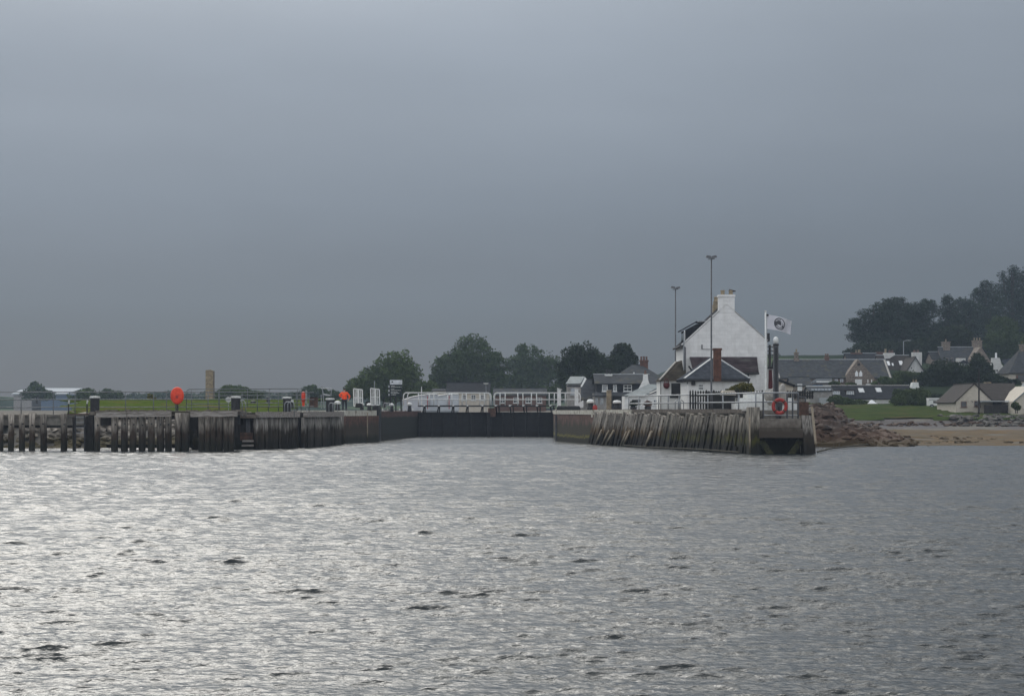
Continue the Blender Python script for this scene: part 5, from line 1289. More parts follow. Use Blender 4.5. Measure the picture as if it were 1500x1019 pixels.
# ================================================================== PERSON
def person(px, Y, ytop, label):
    z0 = 2.86
    t = thing('person', label, 'person', (X(px, Y), Y, z0))
    h = Z(ytop, Y) - z0
    k = h / 1.78
    def skin(name, verts, edges, radii, mat, sub=1, parent=t, root=0):
        me = bpy.data.meshes.new(name); me.from_pydata([Vector(v) * k for v in verts], edges, [])
        me.materials.append(MATS[mat]); o = bpy.data.objects.new(name, me); link(o, parent)
        s = o.modifiers.new('skin', 'SKIN'); s.use_smooth_shade = True
        for i, r_ in enumerate(radii):
            r_ = r_ if isinstance(r_, tuple) else (r_, r_)
            me.skin_vertices[0].data[i].radius = (r_[0] * k, r_[1] * k)
        me.skin_vertices[0].data[root].use_root = True
        m = o.modifiers.new('sub', 'SUBSURF'); m.levels = sub; m.render_levels = sub
        return o
    # standing with elbows out, both hands brought together in front of the chest; facing away from the water
    bv = [(0, 0, .95), (0, .01, 1.15), (0, 0, 1.38), (0, .01, 1.50), (0, .03, 1.60), (0, .035, 1.72),      # 0-5 spine, neck, head
          (-.10, 0, .88), (-.115, .01, .50), (-.12, -.02, .10), (-.12, .12, .04),                        # 6-9 left leg
          (.10, 0, .88), (.13, .0, .50), (.14, -.02, .10), (.15, .11, .04),                            # 10-13
          (-.19, .01, 1.40), (-.38, -.02, 1.22), (-.20, .20, 1.08), (.19, .01, 1.40), (.40, -.02, 1.16), (.30, .14, .93)]
    be = [(0, 1), (1, 2), (2, 3), (3, 4), (4, 5), (0, 6), (6, 7), (7, 8), (8, 9), (0, 10), (10, 11), (11, 12), (12, 13), (2, 14), (14, 15), (15, 16), (2, 17), (17, 18), (18, 19)]
    br = [(.15, .1), (.14, .1), (.15, .1), .055, (.075, .09), (.07, .085), .085, .06, .042, .035, .085, .06, .042, .035, .06, .042, .032, .06, .042, .032]
    body = skin('body', bv, be, br, 'skin', 2)
    # face details on the far side of the head and hands with five fingers
    for sx in (-1, 1):
        MB().rock((sx * .028 * k, .115 * k, 1.655 * k), .010 * k, random.Random(1), (1, .6, 1), 1).build('eye', 'hair', body, local=True)
        MB().rock((sx * .078 * k, .03 * k, 1.65 * k), .026 * k, random.Random(2), (.4, .8, 1), 1).build('ear', 'skin', body, local=True)
    MB().bar((0, .11 * k, 1.65 * k), (0, .135 * k, 1.622 * k), .022 * k).build('nose', 'skin', body, local=True)
    MB().bar((-.025 * k, .112 * k, 1.585 * k), (.025 * k, .112 * k, 1.585 * k), .01 * k).build('mouth', 'ring_red', body, local=True)
    for (wx, wy, wz), (dx_, dy_, dz_), sx in (((-.20, .20, 1.08), (.09, .10, .05), 1), ((.30, .14, .93), (-.02, .05, -.12), -1)):
        w = Vector((wx, wy, wz)); d = Vector((dx_, dy_, dz_)).normalized(); side = d.cross(Vector((0, 1, 0))).normalized()
        hv = [tuple(w), tuple(w + d * .05), tuple(w + d * .09)]; he = [(0, 1), (1, 2)]; hr_ = [.022, (.034, .016), (.036, .015)]
        for q, ln in enumerate((.065, .078, .073, .055)):
            b0 = w + d * .09 + side * (-.03 + .02 * q); b1 = b0 + d * ln * .55; b2 = b1 + d * ln * .3 + Vector((0, .02, -.02))
            s_ = len(hv); hv += [tuple(b0), tuple(b1), tuple(b2)]; he += [(2, s_), (s_, s_ + 1), (s_ + 1, s_ + 2)]; hr_ += [.010, .0088, .0075]
        b0 = w + d * .035 + side * .03; b1 = b0 + d * .03 + side * .02; s_ = len(hv)
        hv += [tuple(b0), tuple(b1), tuple(b1 + d * .025)]; he += [(1, s_), (s_, s_ + 1), (s_ + 1, s_ + 2)]; hr_ += [.012, .010, .008]
        skin('hand', hv, he, hr_, 'skin', 1, body)
    # jacket, collar, trousers, boots, hair as clothing
    jv = [(0, 0, .86), (0, .0, 1.0), (0, .01, 1.2), (0, 0, 1.40), (0, .01, 1.49), (-.19, .01, 1.41), (-.39, -.02, 1.22), (-.21, .19, 1.085), (.19, .01, 1.41), (.41, -.02, 1.16), (.31, .13, .95)]
    je = [(0, 1), (1, 2), (2, 3), (3, 4), (3, 5), (5, 6), (6, 7), (3, 8), (8, 9), (9, 10)]
    jr = [(.225, .16), (.215, .155), (.21, .15), (.20, .135), (.10, .09), .088, .075, .058, .088, .075, .058]
    skin('jacket', jv, je, jr, 'hi_vis', 2)
    mb = MB(); mb.lathe([(.222 * k, 1.10 * k), (.225 * k, 1.115 * k), (.225 * k, 1.155 * k), (.222 * k, 1.17 * k)], (0, .0, 0), 20)
    tv = [(0, 0, .93), (-.10, 0, .84), (-.115, .01, .50), (-.12, -.02, .13), (.10, 0, .84), (.13, .0, .50), (.14, -.02, .13)]
    skin('trousers', tv, [(0, 1), (1, 2), (2, 3), (0, 4), (4, 5), (5, 6)], [(.17, .12), .105, .085, .07, .105, .085, .07], 'trousers', 1)
    for sx, fx in ((-1, -.12), (1, .145)):
        MB().hexa([(fx * k - .055 * k, -.09 * k, 0), (fx * k + .055 * k, -.09 * k, 0), (fx * k + .05 * k, .19 * k, 0), (fx * k - .05 * k, .19 * k, 0),
                   (fx * k - .05 * k, -.08 * k, .15 * k), (fx * k + .05 * k, -.08 * k, .15 * k), (fx * k + .04 * k, .07 * k, .13 * k), (fx * k - .04 * k, .07 * k, .13 * k)]).build('boot', 'boots', t, local=True)
    skin('hair', [(0, -.02, 1.62), (0, .0, 1.70), (0, .03, 1.765)], [(0, 1), (1, 2)], [(.075, .06), (.088, .09), (.06, .065)], 'hair', 2)
    return t
person(504.5, 176.5, 568.2, 'person in a bright orange jacket and dark trousers standing on the left quay')

# ================================================================== CANAL-SIDE HOUSES BEHIND THE GATE
def zg(x, y): return float(zland(np.array([x]), np.array([y]))[0])
# hut with pale roof
Y = 232
t = thing('control_hut', 'small white hut with pale green sloping roof behind the gate posts', 'hut', (X(842, Y), Y + 1.5, 2.2))
MB().prism([(X(831, Y), Y, 2.2), (X(851, Y), Y, 2.2), (X(851, Y), Y, Z(560, Y)), (X(831, Y), Y, Z(563, Y))], (0, 3, 0)).build('wall', 'wall_grey', t)
r = MB().slab([(X(828.5, Y), Y - .25, Z(563, Y)), (X(850, Y), Y - .25, Z(563, Y)), (X(856.5, Y + 3), Y + 3, Z(552.5, Y + 3)), (X(835.5, Y + 3), Y + 3, Z(552.5, Y + 3))], .12).build('roof', 'roof_pale', t)
MB().slab([(X(850.2, Y), Y - .3, Z(566.5, Y)), (X(852.4, Y), Y - .3, Z(566.5, Y)), (X(859, Y + 3), Y + 3, Z(555, Y + 3)), (X(856.8, Y + 3), Y + 3, Z(552.5, Y + 3))], .05).build('bargeboard', 'white_paint', r)
MB().box(X(830.5, Y), X(851, Y), Y - .04, Y - .003, Z(566.3, Y), Z(564.6, Y)).build('dark_band', 'slate_blue', t)
window(t, X(836, Y), X(846, Y), Z(578, Y), Z(568, Y), Y, bars=2, frame='lead', glass='glass_sky')
t, i = house('grey_shed', 'plain grey building with a wide dull roof between hut and dormer house', 262, 846, 882, 596, 585, 557, 9, 'x', 'wall_grey', 'slate_grey', cat='shed', zb=2.2, ridge='slate_grey')
MB().box(X(868, 262), X(871.5, 262), 261.7, 262, 2.4, Z(576, 262)).build('gate_pier', 'skew', t)
t, i = house('hip_roofed_house', 'large hip roofed house with a red brick chimney behind the dormer house', 290, 893, 982, 592, 562, 535.5, 16, 'x', 'wall_grey', 'slate_grey', zb=2.6, hip=.42, ridge='slate_grey')
ym = i['ym']
chimney(t, X(937.5, ym), X(949, ym), ym - .5, ym + .6, i['zr'] - .6, Z(527.5, ym), 'brick_red', 3, 'brick_red')
MB().box(X(928, 290), X(930, 290), 290.6, 291, Z(558, 290), Z(545, 290)).build('white_pipe', 'white_paint', t)
t, i = house('dormer_house', 'dark slate hung house with white windows and white end chimneys', 258, 874, 951, 594, 562, 549.5, 8, 'x', 'slate_dark', 'slate_grey', zb=2.2, ridge='lead', over=.3)
for a, b, q in ((882, 890, 1), (898, 903.5, 1), (913.5, 925.5, 2)): window(t, X(a, 258), X(b, 258), Z(573, 258), Z(563.3, 258), 258, bars=q - 1, glass='glass_sky' if q == 1 else 'glass_dark')
chimney(t, X(887, 261), X(896, 261), 261, 262, Z(556, 261), Z(547.8, 261), 'wall_roughcast', 2, 'dark_iron')
c = MB(); c.prism([(X(935, 257.4), 257.3, Z(570, 257.4)), (X(953, 257.4), 257.3, Z(566, 257.4)), (X(949.5, 257.4), 257.3, Z(557, 257.4)), (X(948.8, 257.4), 257.3, Z(548, 257.4)), (X(942.5, 257.4), 257.3, Z(548, 257.4)), (X(942, 257.4), 257.3, Z(557, 257.4))], (0, .6, 0))
c = c.build('gable_chimney', 'wall_roughcast', t)
MB().lathe([(.2, 0), (.15, .15), (.15, .55)], (X(945.5, 257.4), 257.6, Z(548, 257.4)), 8).build('chimney_pot', 'brick_dull', c)
# skirt roof and ground floor of the dormer house
MB().slab([(X(868, 256.2), 256.2, Z(580.5, 256.2)), (X(925, 256.2), 256.2, Z(580.5, 256.2)), (X(925, 258), 257.95, Z(575, 258)), (X(873, 258), 257.95, Z(575, 258))], .12).build('skirt_roof', 'slate_grey', t)
MB().box(X(870, 256.6), X(889, 256.6), 256.6, 257.9, 2.2, Z(581, 256.6)).build('porch_wall', 'wall_grey', t)
for a, b in ((872, 876), (879, 884)): window(t, X(a, 256.6), X(b, 256.6), Z(592, 256.6), Z(582.5, 256.6), 256.55, bars=0, frame='lead', glass='glass_sky', sill=False)
MB().box(X(897, 256.8), X(917, 256.8), 256.8, 257.9, 2.2, Z(579.5, 256.8)).build('garage_front', 'black_paint', t)
MB().slab([(X(899, 256.3), 256.3, Z(579.4, 256.3)), (X(913, 256.3), 256.3, Z(579.4, 256.3)), (X(912, 257.5), 257.5, Z(577.3, 257.5)), (X(902, 257.5), 257.5, Z(577.3, 257.5))], .05).build('glass_canopy', 'glass_sky', t)
t = thing('cottage', 'white cottage with a pale slate sloping roof before the stone slate wing', 'house', (X(940, 236), 239, 2.2))
Y = 236
MB().prism([(X(915, Y), Y, 2.2), (X(971, Y), Y, 2.2), (X(971, Y), Y, Z(569, Y)), (X(945, Y), Y, Z(579, Y)), (X(915, Y), Y, Z(580, Y))], (0, 6, 0)).build('wall', 'wall_roughcast', t)
MB().slab([(X(913.5, Y), Y - .3, Z(580.3, Y)), (X(944, Y), Y - .3, Z(580, Y)), (X(970, Y + 4), Y + 4, Z(564, Y + 4)), (X(950, Y + 4), Y + 4, Z(563.5, Y + 4))], .12).build('roof', 'roof_pale', t)
MB().bar((X(944, Y), Y - .35, Z(580.5, Y)), (X(969, Y), Y - .05, Z(570, Y)), .12).build('bargeboard', 'dark_iron', t)
window(t, X(925, Y), X(939, Y), Z(594, Y), Z(584.3, Y), Y, bars=0, frame='white_paint')
window(t, X(957, Y), X(964, Y), Z(593, Y), Z(585, Y), Y, bars=1, frame='white_paint', glass='glass_sky')
MB().box(X(963.5, Y), X(967.5, Y), Y - .05, Y - .003, Z(580, Y), Z(572, Y)).build('side_window', 'slate_blue', t)
t = thing('gatepost', 'square yellowish stone post before the dormer house', 'post', (X(891.5, 215), 215, 2.6))
MB().box(X(888.5, 215), X(895.5, 215), 214.7, 215.2, 2.6, Z(571.5, 215)).build('shaft', 'stone_tan', t)
MB().box(X(888, 215), X(896, 215), 214.65, 215.25, Z(571.5, 215), Z(570.8, 215)).build('cap', 'skew', t)
for px, l, h in ((928, 'dark planter with a shrub before the white cottage, left one', 6), (949, 'dark planter with a red flowered shrub before the white cottage', 9)):
    Y = 205; t = thing('plant_tub', l, 'plant', (X(px, Y), Y, 2.9))
    MB().lathe([(.3, 0), (.38, .4), (.36, .42)], (0, 0, 0), 12).build('tub', 'dark_iron', t, local=True)
    r_ = np.random.default_rng(px); nn_ = 260
    pts = r_.normal(0, 1, (nn_, 3)); pts /= np.linalg.norm(pts, axis=1)[:, None]; pts *= r_.random(nn_)[:, None] ** .4 * np.array([.42, .35, .32]); pts[:, 2] += .72
    a = r_.normal(0, .07, (nn_, 3)); b = r_.normal(0, .07, (nn_, 3))
    np_obj('shrub', np.stack([pts - a, pts - b, pts + a, pts + b], 1).reshape(-1, 3), np.arange(nn_ * 4).reshape(-1, 4), 'leaf_dark' if h == 6 else 'brick_dull', t, local=True)
# houses far behind the gate
t, i = house('long_bungalow', 'long grey roofed bungalow with tan walls seen over the gate handrail', 300, 655, 716, 596, 575, 561.5, 9, 'x', 'wall_cream', 'slate_dark', zb=2.4, ridge='slate_dark')
for a in (662, 676, 690, 704): window(t, X(a, 300), X(a + 7, 300), Z(586, 300), Z(578, 300), 300, bars=1)
t, i = house('bungalow', 'low brick bungalow with white windows behind the right gate leaf', 310, 724, 800, 598, 579, 570, 8, 'x', 'brick_dull', 'slate_grey', zb=2.4, ridge='slate_grey')
for a in (732, 752, 770, 786): window(t, X(a, 310), X(a + 8, 310), Z(590, 310), Z(582, 310), 310, bars=1)
t, i = house('flat_topped_block', 'cream flat fronted block left of the bungalows behind the white boats', 320, 634, 656, 598, 573, 570.5, 8, 'x', 'wall_cream', 'slate_grey', zb=2.4, ridge='slate_grey')
window(t, X(640, 320), X(649, 320), Z(586, 320), Z(578, 320), 320, bars=1)
t = thing('satellite_dish', 'small white dish on a pole above the bungalow roofs', 'dish', (X(712, 295), 295, 2.5))
MB().tube([(0, 0, 0), (0, 0, Z(562, 295) - 2.5)], .05, 6).build('pole', 'galv', t, local=True)
MB().lathe([(.05, 0), (.3, .06), (.42, .2), (.4, .22), (.05, .05)], (0, -.1, Z(563, 295) - 2.5), 12).build('dish', 'white_paint', t, local=True)

# ================================================================== VILLAGE ON THE RIGHT
Y = 335
t, i = house('long_stone_hall', 'long slate roofed stone hall with a rubble cross gable', Y, 1141, 1304, 590, 553, 527.5, 11, 'x', 'stone_village', 'slate_grey', cat='hall', over=.3)
zb = i['zb']; ym = i['ym']
chimney(t, X(1164, ym), X(1169, ym), ym - .5, ym + .5, i['zr'] - .5, Z(516, ym), 'stone_village', 1, 'stone_tan')
MB().box(X(1162.5, ym), X(1170, ym), ym - .6, ym + .6, i['zr'] - .4, Z(524.5, ym)).build('chimney_base', 'stone_village', t)
chimney(t, X(1208, ym), X(1214, ym), ym - .4, ym + .4, i['zr'] - .4, Z(522.8, ym), 'brick_dull', 2, 'brick_dull')
for px in (1141, 1304): MB().bar((X(px, Y), Y - .35, i['ze'] - .1), (X(px, Y), ym, i['zr'] + .1), .3, .22).build('skew', 'skew', t)
MB().prism([(X(1239, Y - 1), Y - 1, zb), (X(1281, Y - 1), Y - 1, zb), (X(1281, Y - 1), Y - 1, Z(553, Y - 1)), (X(1257, Y - 1), Y - 1, Z(526, Y - 1)), (X(1240, Y - 1), Y - 1, Z(549, Y - 1))], (0, 3, 0)).build('cross_gable', 'stone_village', t)
MB().box(X(1256, Y - 1), X(1260, Y - 1), Y - 1.05, Y - .9, Z(536, Y), Z(532, Y)).build('vent', 'dark_wood', t)
for a in (1252.5, 1258.5):
    x0, x1 = X(a, Y - 1), X(a + 4.5, Y - 1); z0, z1 = Z(551, Y - 1), Z(546, Y - 1)
    MB().prism([(x0, Y - 1.06, z0), (x1, Y - 1.06, z0), (x1, Y - 1.06, z1), ((x0 + x1) / 2, Y - 1.06, Z(542.3, Y - 1)), (x0, Y - 1.06, z1)], (0, .05, 0)).build('gothic_window', 'tent', t)
MB().box(X(1252.5, Y - 1), X(1262.5, Y - 1), Y - 1.08, Y - 1.005, Z(564.5, Y - 1), Z(555.5, Y - 1)).build('white_door', 'white_paint', t)
for a in (1270, 1275.5): window(t, X(a, Y - 1), X(a + 2.6, Y - 1), Z(561, Y - 1), Z(555, Y - 1), Y - 1, bars=0, frame='stone_tan', glass='tent', sill=False)
MB().box(X(1268.5, Y - 1), X(1279, Y - 1), Y - 1.3, Y - 1.01, Z(563.5, Y - 1), Z(562, Y - 1)).build('white_balcony', 'white_paint', t)
for a in (1222, 1230): window(t, X(a, Y), X(a + 6, Y), Z(560, Y), Z(554.5, Y), Y, bars=1, frame='brick_dull', glass='glass_sky', sill=False)
t = thing('conservatory', 'blue glazed lean-to against the stone hall', 'conservatory', (X(1202, 331), 331, 4.5))
MB().box(X(1186, 331), X(1220, 331), 331, 334.8, 4.5, Z(563, 331)).build('wall', 'door_blue', t)
MB().slab([(X(1186, 331), 330.8, Z(561, 331)), (X(1220, 331), 330.8, Z(561, 331)), (X(1219, 334), 334.4, Z(555, 334)), (X(1196, 334), 334.4, Z(555, 334))], .1).build('glass_roof', 'glass_sky', t)
MB().box(X(1196, 331), X(1219, 331), 330.9, 330.99, Z(560, 331), Z(557.8, 331)).build('frame', 'white_paint', t)
t, i = house('stone_outhouse', 'low grey stone outhouse with a white window right of the picket fence', 318, 1160, 1188, 590, 565, 553.5, 6, 'x', 'stone_village', 'slate_grey', cat='outhouse', ridge='slate_grey')
window(t, X(1168, 318), X(1175, 318), Z(571.5, 318), Z(562, 318), 317.95, bars=0, glass='tent')
t, i = house('glazed_shed', 'long low shed with a bright glazed strip before the stone outhouse', 305, 1186, 1219, 592, 573, 567, 5, 'x', 'wall_grey', 'slate_grey', cat='shed', ridge='white_paint')
mb = MB()
for a in (1188, 1193, 1198, 1203, 1208, 1213): mb.box(X(a, 305), X(a + 4, 305), 304.9, 304.99, Z(571.5, 305), Z(569, 305))
mb.build('glazing', 'glass_sky', t)
MB().box(X(1199, 305), X(1217, 305), 304.2, 304.9, 2.5, Z(582.5, 305)).build('grey_skip', 'lead', t)
# dark slate cottage row
Y = 312
t, i = house('slate_cottage', 'long dark slate cottage with white dormers and two skylights beside the bushes', Y, 1214, 1338, 602, 584, 565.5, 9, 'x', 'wall_village', 'slate_dark', zb=3.0, ridge='skew')
for a, b in ((1219, 1231), (1239.5, 1251.5)):
    q = 313.2
    MB().prism([(X(a, q), q, Z(580.5, q)), (X(b, q), q, Z(580.5, q)), (X(b, q), q, Z(571.5, q)), (X(a, q), q, Z(571.5, q))], (0, 2.6, 0)).build('dormer', 'slate_purple', t)
    window(t, X(a + .6, q), X(b - .6, q), Z(580, q), Z(572.5, q), q - .03, bars=2, glass='glass_sky')
    MB().box(X(a - 1, q), X(b + 1, q), q - .3, q + 2.8, Z(571.5, q), Z(570.3, q)).build('dormer_roof', 'slate_purple', t)
skylight(t, i, 1259, 576.5, 7.5, 6); skylight(t, i, 1284.5, 576, 7.5, 6)
q = i['ym']
c = MB().prism([(X(1333, q), q - 1, Z(568, q)), (X(1347, q), q - 1, Z(572, q)), (X(1344, q), q - 1, Z(565, q)), (X(1343.5, q), q - 1, Z(560, q)), (X(1335.5, q), q - 1, Z(560, q))], (0, 1.6, 0)).build('gable_chimney', 'white_paint', t)
for px in (1337.5, 1341.5): MB().lathe([(.16, 0), (.13, .1), (.14, .5)], (X(px, q), q - .2, Z(560, q)), 8).build('chimney_pot', 'stone_tan', c)
# houses higher up
Y = 392
t, i = house('brown_roofed_house', 'white house with brown roof, two bright skylights and two white chimneys', Y, 1292, 1338, 575, 550, 521, 11, 'x', 'wall_village', 'tile_brown')
ym = i['ym']
skylight(t, i, 1299, 536.5, 5, 6, mat='tent', frame='rail_paint'); skylight(t, i, 1307, 537, 2.2, 3.6, mat='tent', frame='rail_paint'); skylight(t, i, 1318, 536, 5, 6, mat='tent', frame='rail_paint')  # white panes: the bright reflection is put into their colour
c = MB().prism([(X(1293, ym), ym - 1, i['zr'] - 4), (X(1303, ym), ym - 1, i['zr'] - .4), (X(1309.5, ym), ym - 1, i['zr'] + .1), (X(1309.5, ym), ym - 1, Z(517, ym)), (X(1294.5, ym), ym - 1, Z(517, ym))], (0, 1.8, 0)).build('chimney', 'wall_village', t)
for px in (1297, 1303, 1307): MB().lathe([(.28, 0), (.22, .2), (.22, .9 if px < 1300 else .6)], (X(px, ym), ym, Z(517, ym)), 8).build('chimney_pot', 'stone_tan' if px < 1300 else 'brick_dull', c)
c = MB().box(X(1336, ym), X(1349, ym), ym - 1, ym + .8, i['zr'] - 2, Z(516, ym)).build('chimney', 'wall_village', t)
for px in (1339.5, 1344.5): MB().lathe([(.28, 0), (.22, .2), (.22, .5)], (X(px, ym), ym, Z(516, ym)), 8).build('chimney_pot', 'brick_dull', c)
MB().box(X(1306.5, Y), X(1312, Y), Y - .1, Y - .01, Z(557, Y), Z(550.5, Y)).build('door', 'glass_sky', t)
t, i = house('white_gable_house', 'white house gable with black bargeboards in front of the brown roofed house', 386, 1328.5, 1353, 575, 543, 523.5, 9, 'y', 'wall_village', 'tile_brown', over=.35, ridge='tile_brown')
mb = MB(); mb.bar((i['x0'] - .3, 385.8, i['ze'] - .5), (i['xm'], 385.8, i['zr'] + .05), .12, .4, up=(0, 1, 0)); mb.bar((i['x1'] + .3, 385.8, i['ze'] - .5), (i['xm'], 385.8, i['zr'] + .05), .12, .4, up=(0, 1, 0)); mb.build('bargeboard', 'black_paint', t)
window(t, X(1334, 386), X(1336.8, 386), Z(540.5, 386), Z(537.3, 386), 386, bars=0)
window(t, X(1341, 386), X(1349, 386), Z(556, 386), Z(547, 386), 386, bars=1)
t, i = house('stone_row', 'dark roofed row with brick chimneys behind the stone hall ridge', 420, 1244, 1296, 575, 534, 518, 10, 'x', 'stone_village', 'slate_dark', ridge='lead')
ym = i['ym']
chimney(t, X(1246, ym), X(1262, ym), ym - .6, ym + .6, i['zr'] - 1.5, Z(516.5, ym), 'brick_dull', 1, 'stone_tan')
MB().lathe([(.35, 0), (.28, .2), (.3, .7)], (X(1258.5, ym), ym, Z(516.5, ym)), 8).build('chimney_pot', 'stone_tan', t)
chimney(t, X(1284, ym), X(1296, ym), ym - .6, ym + .6, i['zr'] - 2.0, Z(515.5, ym), 'brick_dull', 0)
t = thing('street_lamp', 'tall street lamp with a curved arm above the brown roofed house', 'street lamp', (X(1323.5, 400), 400, 10))
MB().tube([(0, 0, 0), (0, 0, Z(500, 400) - 10), (.5, 0, Z(498.6, 400) - 10), (1.1, 0, Z(498.3, 400) - 10)], [.12, .09, .07, .06], 8).build('pole', 'galv', t, local=True)
MB().hexa([(.9, -.15, Z(499, 400) - 10), (1.6, -.12, Z(498.6, 400) - 10), (1.6, .12, Z(498.6, 400) - 10), (.9, .15, Z(499, 400) - 10), (.9, -.12, Z(498, 400) - 10), (1.6, -.1, Z(498, 400) - 10), (1.6, .1, Z(498, 400) - 10), (.9, .12, Z(498, 400) - 10)]).build('lamp_head', 'lead', t, local=True)
Y = 425
t, i = house('stone_villa', 'brown stone villa with stone end chimneys among the trees', Y, 1383, 1436, 590, 538, 509, 11, 'x', 'stone_village', 'slate_grey')
ym = i['ym']
chimney(t, X(1380.5, ym), X(1390.5, ym), ym - 1, ym + 1, i['zr'] - 3, Z(500.5, ym), 'stone_village', 1, 'stone_tan')
chimney(t, X(1425, ym), X(1437, ym), ym - 1, ym + 1, i['zr'] - 3, Z(498.5, ym), 'stone_village', 3, 'stone_tan')
for a in (1386, 1393, 1401): window(t, X(a, Y), X(a + 3.4, Y), Z(532, Y), Z(524, Y), Y - .02, bars=0, frame='stone_village', sill=False)
MB().prism([(X(1422, Y - 1), Y - 1, 8), (X(1455, Y - 1), Y - 1, 8), (X(1455, Y - 1), Y - 1, Z(535, Y)), (X(1437, Y - 1), Y - 1, Z(508, Y)), (X(1422, Y - 1), Y - 1, Z(526, Y))], (0, 8, 0)).build('end_gable', 'stone_village', t)
MB().box(X(1404.5, Y - 3), X(1414.5, Y - 3), Y - 3, Y, 10, Z(524.5, Y - 3)).build('white_dormer', 'wall_village', t)
window(t, X(1406.5, Y - 3), X(1413, Y - 3), Z(541, Y - 3), Z(534, Y - 3), Y - 3.05, bars=1, glass='glass_sky')
MB().prism([(X(1403, Y - 3.4), Y - 3.4, Z(532, Y - 3)), (X(1420, Y - 3.4), Y - 3.4, Z(532, Y - 3)), (X(1412, Y - 3.4), Y - 3.4, Z(527, Y - 3))], (0, 3.2, 0)).build('porch_roof', 'slate_dark', t)
MB().box(X(1419.5, Y - 3), X(1425, Y - 3), Y - 3.1, Y - 1, 10, Z(532, Y - 3)).build('white_bay', 'wall_village', t)
t, i = house('small_side_roof', 'small slate roofed wing left of the stone villa chimney', 428, 1366, 1382, 590, 526, 516, 7, 'x', 'stone_village', 'slate_dark', ridge='lead')
MB().box(X(1370, 428), X(1373, 428), 427.8, 427.95, Z(533, 428), Z(527, 428)).build('window', 'glass_sky', t)
Y = 372
t = thing('white_end_house', 'white crow shouldered gable with one chimney and grey roof at the right', 'house', (X(1462, Y), Y + 4, 6))
MB().prism([(X(1448, Y), Y, 6), (X(1478, Y), Y, 6), (X(1478, Y), Y, Z(548, Y)), (X(1467, Y), Y, Z(533, Y)), (X(1464.5, Y), Y, Z(524, Y)), (X(1453.5, Y), Y, Z(524, Y)), (X(1453, Y), Y, Z(533, Y)), (X(1449.5, Y), Y, Z(540, Y))], (0, 1.0, 0)).build('gable', 'wall_village', t)
MB().lathe([(.26, 0), (.2, .15), (.2, .9), (.12, 1.0)], (X(1460, Y), Y + .5, Z(524, Y)), 8).build('chimney_pot', 'tent', t)
MB().slab([(X(1479, Y + 1), Y + 1, Z(546, Y)), (X(1495, Y + 8), Y + 8, Z(546, Y)), (X(1486, Y + 8), Y + 8, Z(524, Y + 8)), (X(1466, Y + 1), Y + 1, Z(527, Y + 1))], .12).build('roof', 'slate_blue', t)
MB().box(X(1459.5, Y), X(1461.5, Y), Y - .03, Y - .003, Z(544, Y), Z(541, Y)).build('window', 'glass_dark', t)
o = thing('blue_gate', 'small blue and white gate below the white gable', 'gate', (X(1471, 366), 366, 7))
MB().box(X(1467, 366), X(1475, 366), 366, 366.1, Z(556, 366), Z(550, 366)).build('panel', 'door_blue', o)
MB().bar((X(1467, 366), 365.95, Z(549, 366)), (X(1476, 366), 365.95, Z(554, 366)), .12).build('white_bar', 'white_paint', o)
for p in (1467, 1475): MB().box(X(p, 366), X(p + .8, 366), 365.98, 366.12, 6.4, Z(549, 366)).build('post', 'door_blue', o)
Y = 345
t = thing('beige_house', 'beige house with grey stone slate roof and chimney cut by the right picture edge', 'house', (X(1500, Y), Y + 5, 4))
MB().box(X(1479, Y), X(1560, Y), Y, Y + 9, 4, Z(546, Y)).build('wall', 'wall_cream', t)
MB().add([(X(1477, Y), Y - .4, Z(547, Y)), (X(1562, Y), Y - .4, Z(547, Y)), (X(1545, Y + 4.5), Y + 4.5, Z(511, Y + 4.5)), (X(1494, Y + 4.5), Y + 4.5, Z(511, Y + 4.5)), (X(1477, Y), Y + 9.4, Z(547, Y)), (X(1562, Y), Y + 9.4, Z(547, Y))], [(0, 1, 2, 3), (4, 0, 3), (5, 4, 3, 2), (1, 5, 2)]).build('roof', 'slate_grey', t)
MB().box(X(1477, Y), X(1562, Y), Y - .42, Y - .05, Z(547.6, Y), Z(546, Y)).build('eaves', 'dark_wood', t)
window(t, X(1489, Y), X(1510, Y), Z(558, Y), Z(549, Y), Y, bars=1, frame='dark_wood')
MB().box(X(1488, Y), X(1491, Y), Y - .08, Y - .003, Z(557.6, Y), Z(549, Y)).build('red_shutter', 'brick_red', t)
chimney(t, X(1495, Y + 4), X(1506, Y + 4), Y + 4, Y + 5, Z(516, Y + 4), Z(504, Y + 4), 'stone_village', 2, 'leaf_yellow')
# bungalows on the shore at far right
Y = 268
t, i = house('cream_bungalow', 'cream gabled bungalow with dark windows on the stony shore', Y, 1400.5, 1454, 602, 588, 563, 12, 'y', 'wall_cream', 'tile_brown', cat='bungalow', over=.25, ridge='tile_brown', zb=2.0)
window(t, X(1407.5, Y), X(1416, Y), Z(596, Y), Z(587.5, Y), Y, bars=0, frame='brick_dull')
window(t, X(1427, Y), X(1436, Y), Z(595, Y), Z(587, Y), Y, bars=0, frame='brick_dull')
for p in (1417.5, 1423, 1424): MB().box(X(p, Y), X(p + 1, Y), Y - .06, Y - .003, Z(587 + (p % 3), Y), Z(586 + (p % 3), Y)).build('wall_lamp', 'dark_iron', t)
MB().slab([(X(1455, Y), Y + .3, Z(587, Y)), (X(1492, Y), Y + .3, Z(587, Y)), (X(1486, Y + 6), Y + 6, Z(562.5, Y + 6)), (X(1429, Y + 6), Y + 6, Z(562.5, Y + 6))], .14).build('side_roof', 'tile_brown', t)
MB().box(X(1453, Y), X(1490, Y), Y + .6, Y + 5, 2, Z(587.5, Y)).build('side_wall', 'dark_wood', t)
MB().box(X(1443.5, Y + 6), X(1452, Y + 6), Y + 6, Y + 7, Z(566, Y), Z(559.3, Y + 6)).build('chimney', 'stone_tan', t)
